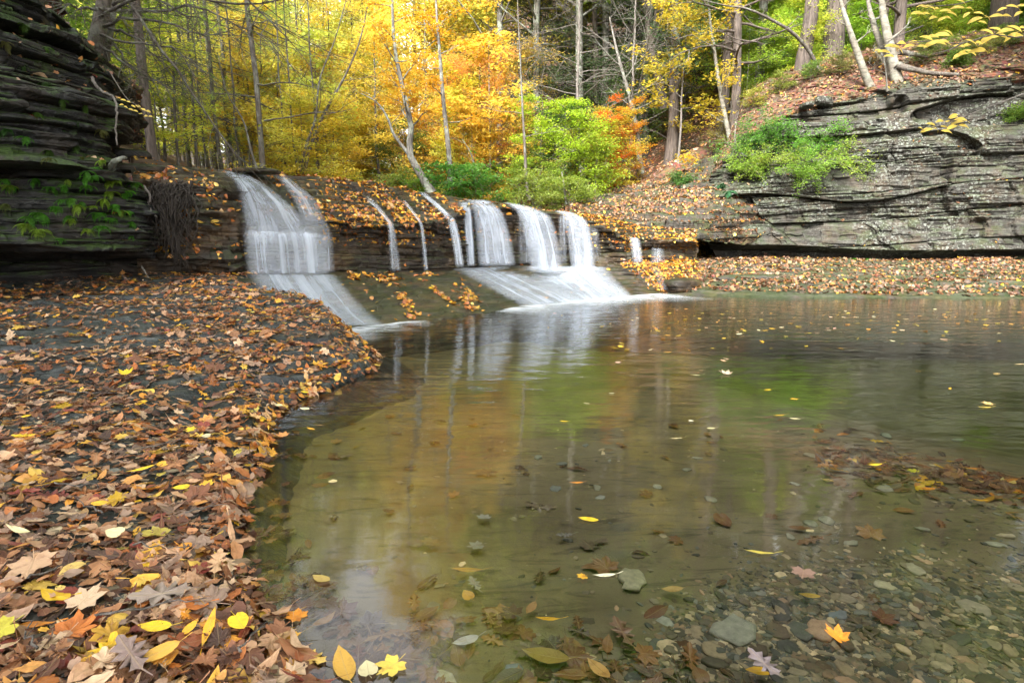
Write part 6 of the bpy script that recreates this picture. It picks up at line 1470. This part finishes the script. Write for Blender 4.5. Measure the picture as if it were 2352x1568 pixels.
for i in range(26):
    dx, dy = r2.uniform(20, 315), r2.uniform(395, 560); p = cliffspot(dx, dy, LP)
    fern(p + np.array([.03, -.12, 0]), .20+.1*r2.random(), r2.choice([FG, (.08,.24,.02), FY, (.12,.30,.03)]), 'small green fern dotted over the lower dark shale', n=6, group='small ferns dotted over the lower dark shale', out=(.25, -1), droop=.6)
for x, y, s in [(15,9,.9),(16,5,.9),(17,1,.9),(15.5,-3,.9),(19,7,1.1),(20,0,1.1),(14,-7,.9)]:  # unseen crowns added to cut skylight and sheen on the pool
    plant('highcrown', x, y, (.3,.42,.07), 'unseen tree added to block the sky, beyond the right edge of the picture', s, z=4.5, group='added shade trees right of the pool')
for dx, dy, c_ in [(1730,250,(.5,.5,.1)),(1790,215,(.3,.36,.08)),(1860,185,(.2,.3,.06)),(1930,175,(.3,.3,.1)),(2120,150,(.14,.22,.05)),(2250,130,(.3,.34,.08)),(2310,110,(.2,.3,.06)),(2020,150,(.36,.28,.1)),(2160,120,(.2,.32,.06))]:
    p = cliffspot(dx, dy)
    plant('herb', p[0], p[1], c_, 'low scrubby growth on the leafy mound above the cliff', .55, z=p[2], name='bush', cat='bush', group='low scrub on the leafy mound')
for i in range(16):
    dx = r2.uniform(1700, 2400); Y = r2.uniform(17.6, 19.5); x, y = at(dx, Y, 100)
    c = r2.choice([(.46,.66,.08), (.56,.74,.09), (.30,.46,.06), (.70,.74,.10)])
    plant('spray', x, y, c, 'lit green understory bush in the wood above the cliff', r2.uniform(.5, .75), name='understory_tree', group='green understory bushes in the wood above the cliff')
for i in range(12):
    dx = r2.uniform(230, 640); Y = r2.uniform(19, 27); x, y = at(dx, Y)
    plant('airy', x, y, r2.choice([(.70,.86,.14), (.86,.84,.16), (.60,.80,.12)]), 'thin dark-stemmed tree with open yellow leaves in the golden wood', r2.uniform(.9, 1.2), group='airy yellow trees in the golden wood')

for x, y, s in [(14.5,11.5,1.3),(13.5,8.5,1.2),(16,10,1.35),(13,5.5,1.1),(18,13.5,1.3)]:  # more unseen trees, added to keep sky reflection off the near water
    plant('tall', x, y, (.24,.36,.06), 'unseen tree added to block the sky, beyond the right edge of the picture', s, z=4.8, group='added shade trees right of the pool')
for dx, Y, s, c in [(1150,22.5,1.4,(.70,.68,.12)),(1235,22,1.4,(.56,.60,.10)),(1345,21,1.35,(.36,.50,.08)),(1450,22,1.4,(.28,.42,.07))]:
    x, y = at(dx, Y, 100); plant('tall', x, y, c, 'tall tree whose high crown closes over the slope behind the broad curtains', s, group='high-crowned trees on the slope behind the falls')

for x, y, s in [(12.6,12.2,1.1),(13.6,11,1.2),(14.2,13.4,1.1),(12.2,10.3,.9)]:  # lower unseen crowns, added to block the sky mirrored at lower right
    plant('maple', x, y, (.3,.42,.07), 'unseen tree added to block the sky, beyond the right edge of the picture', s, z=4.6, group='added shade trees right of the pool')
for i in range(15):      # fine golden sprays that close the view between trunks
    dx = r2.uniform(560, 1180); Y = r2.uniform(16, 24); x, y = at(dx, Y)
    plant('sapling', x, y, r2.choice([(.89,.80,.14), (.88,.68,.10), (.74,.80,.14)]), 'slim yellow sapling behind the falls', r2.uniform(.8, 1.25), name='maple_sapling', group='slim yellow saplings behind the falls')
# ------------------------------------------------------------------ camera, light, render settings
cd = bpy.data.cameras.new('camera'); cam = bpy.data.objects.new('camera', cd); COL.objects.link(cam)
cam.location = (0, 0, H); cam.rotation_euler = (pi/2 - TH, 0, 0)
cd.lens = 20; cd.sensor_width = 36; cd.clip_start = .05; cd.clip_end = 2000
sc.camera = cam
w = bpy.data.worlds.new('World'); sc.world = w; w.use_nodes = True
nt = w.node_tree; bg = nt.nodes['Background']
SUN_EL, SUN_AZ = radians(42), radians(-158)     # azimuth from +Y towards +X
sky = nt.nodes.new('ShaderNodeTexSky'); sky.sky_type = 'NISHITA'; sky.sun_disc = False
sky.sun_elevation = SUN_EL; sky.sun_rotation = SUN_AZ; sky.air_density = 1.0; sky.dust_density = 2.5; sky.ozone_density = 1.0
bw = nt.nodes.new('ShaderNodeRGBToBW'); nt.links.new(sky.outputs[0], bw.inputs[0])
cl = nt.nodes.new('ShaderNodeTexNoise'); cl.inputs['Scale'].default_value = 2.2; cl.inputs['Detail'].default_value = 5
cr_ = nt.nodes.new('ShaderNodeMapRange'); cr_.inputs[1].default_value = .42; cr_.inputs[2].default_value = .58; cr_.inputs[3].default_value = .25; cr_.inputs[4].default_value = .92
nt.links.new(cl.outputs['Fac'], cr_.inputs[0])
mx = nt.nodes.new('ShaderNodeMix'); mx.data_type = 'RGBA'; nt.links.new(cr_.outputs[0], mx.inputs[0])   # thin white cloud over the blue
gn = nt.nodes.new('ShaderNodeMix'); gn.data_type = 'RGBA'; gn.blend_type = 'MULTIPLY'; gn.inputs[0].default_value = 1
nt.links.new(bw.outputs[0], gn.inputs[6]); gn.inputs[7].default_value = (7.2, 7.1, 7.1, 1)
nt.links.new(sky.outputs[0], mx.inputs[6]); nt.links.new(gn.outputs[2], mx.inputs[7])
nt.links.new(mx.outputs[2], bg.inputs[0]); bg.inputs[1].default_value = .12
ld = bpy.data.lights.new('sun', 'SUN'); ld.energy = 4.8; ld.angle = radians(12); ld.color = (1, .95, .86)
lo = bpy.data.objects.new('sun', ld); COL.objects.link(lo)
dv = Vector((sin(SUN_AZ)*cos(SUN_EL), cos(SUN_AZ)*cos(SUN_EL), sin(SUN_EL)))
lo.rotation_euler = dv.to_track_quat('Z', 'Y').to_euler(); lo.location = (0, 0, 40)
sc.view_settings.view_transform = 'Standard'; sc.view_settings.look = 'None'
sc.view_settings.exposure = 1.35; sc.view_settings.gamma = 1.0
sc.render.engine = 'CYCLES'
cy = sc.cycles
cy.max_bounces = 6; cy.diffuse_bounces = 3; cy.glossy_bounces = 3; cy.transmission_bounces = 4
cy.transparent_max_bounces = 14; cy.caustics_reflective = False; cy.caustics_refractive = False
cy.use_denoising = True; cy.sample_clamp_indirect = 6
cy.use_adaptive_sampling = True; cy.adaptive_threshold = .015
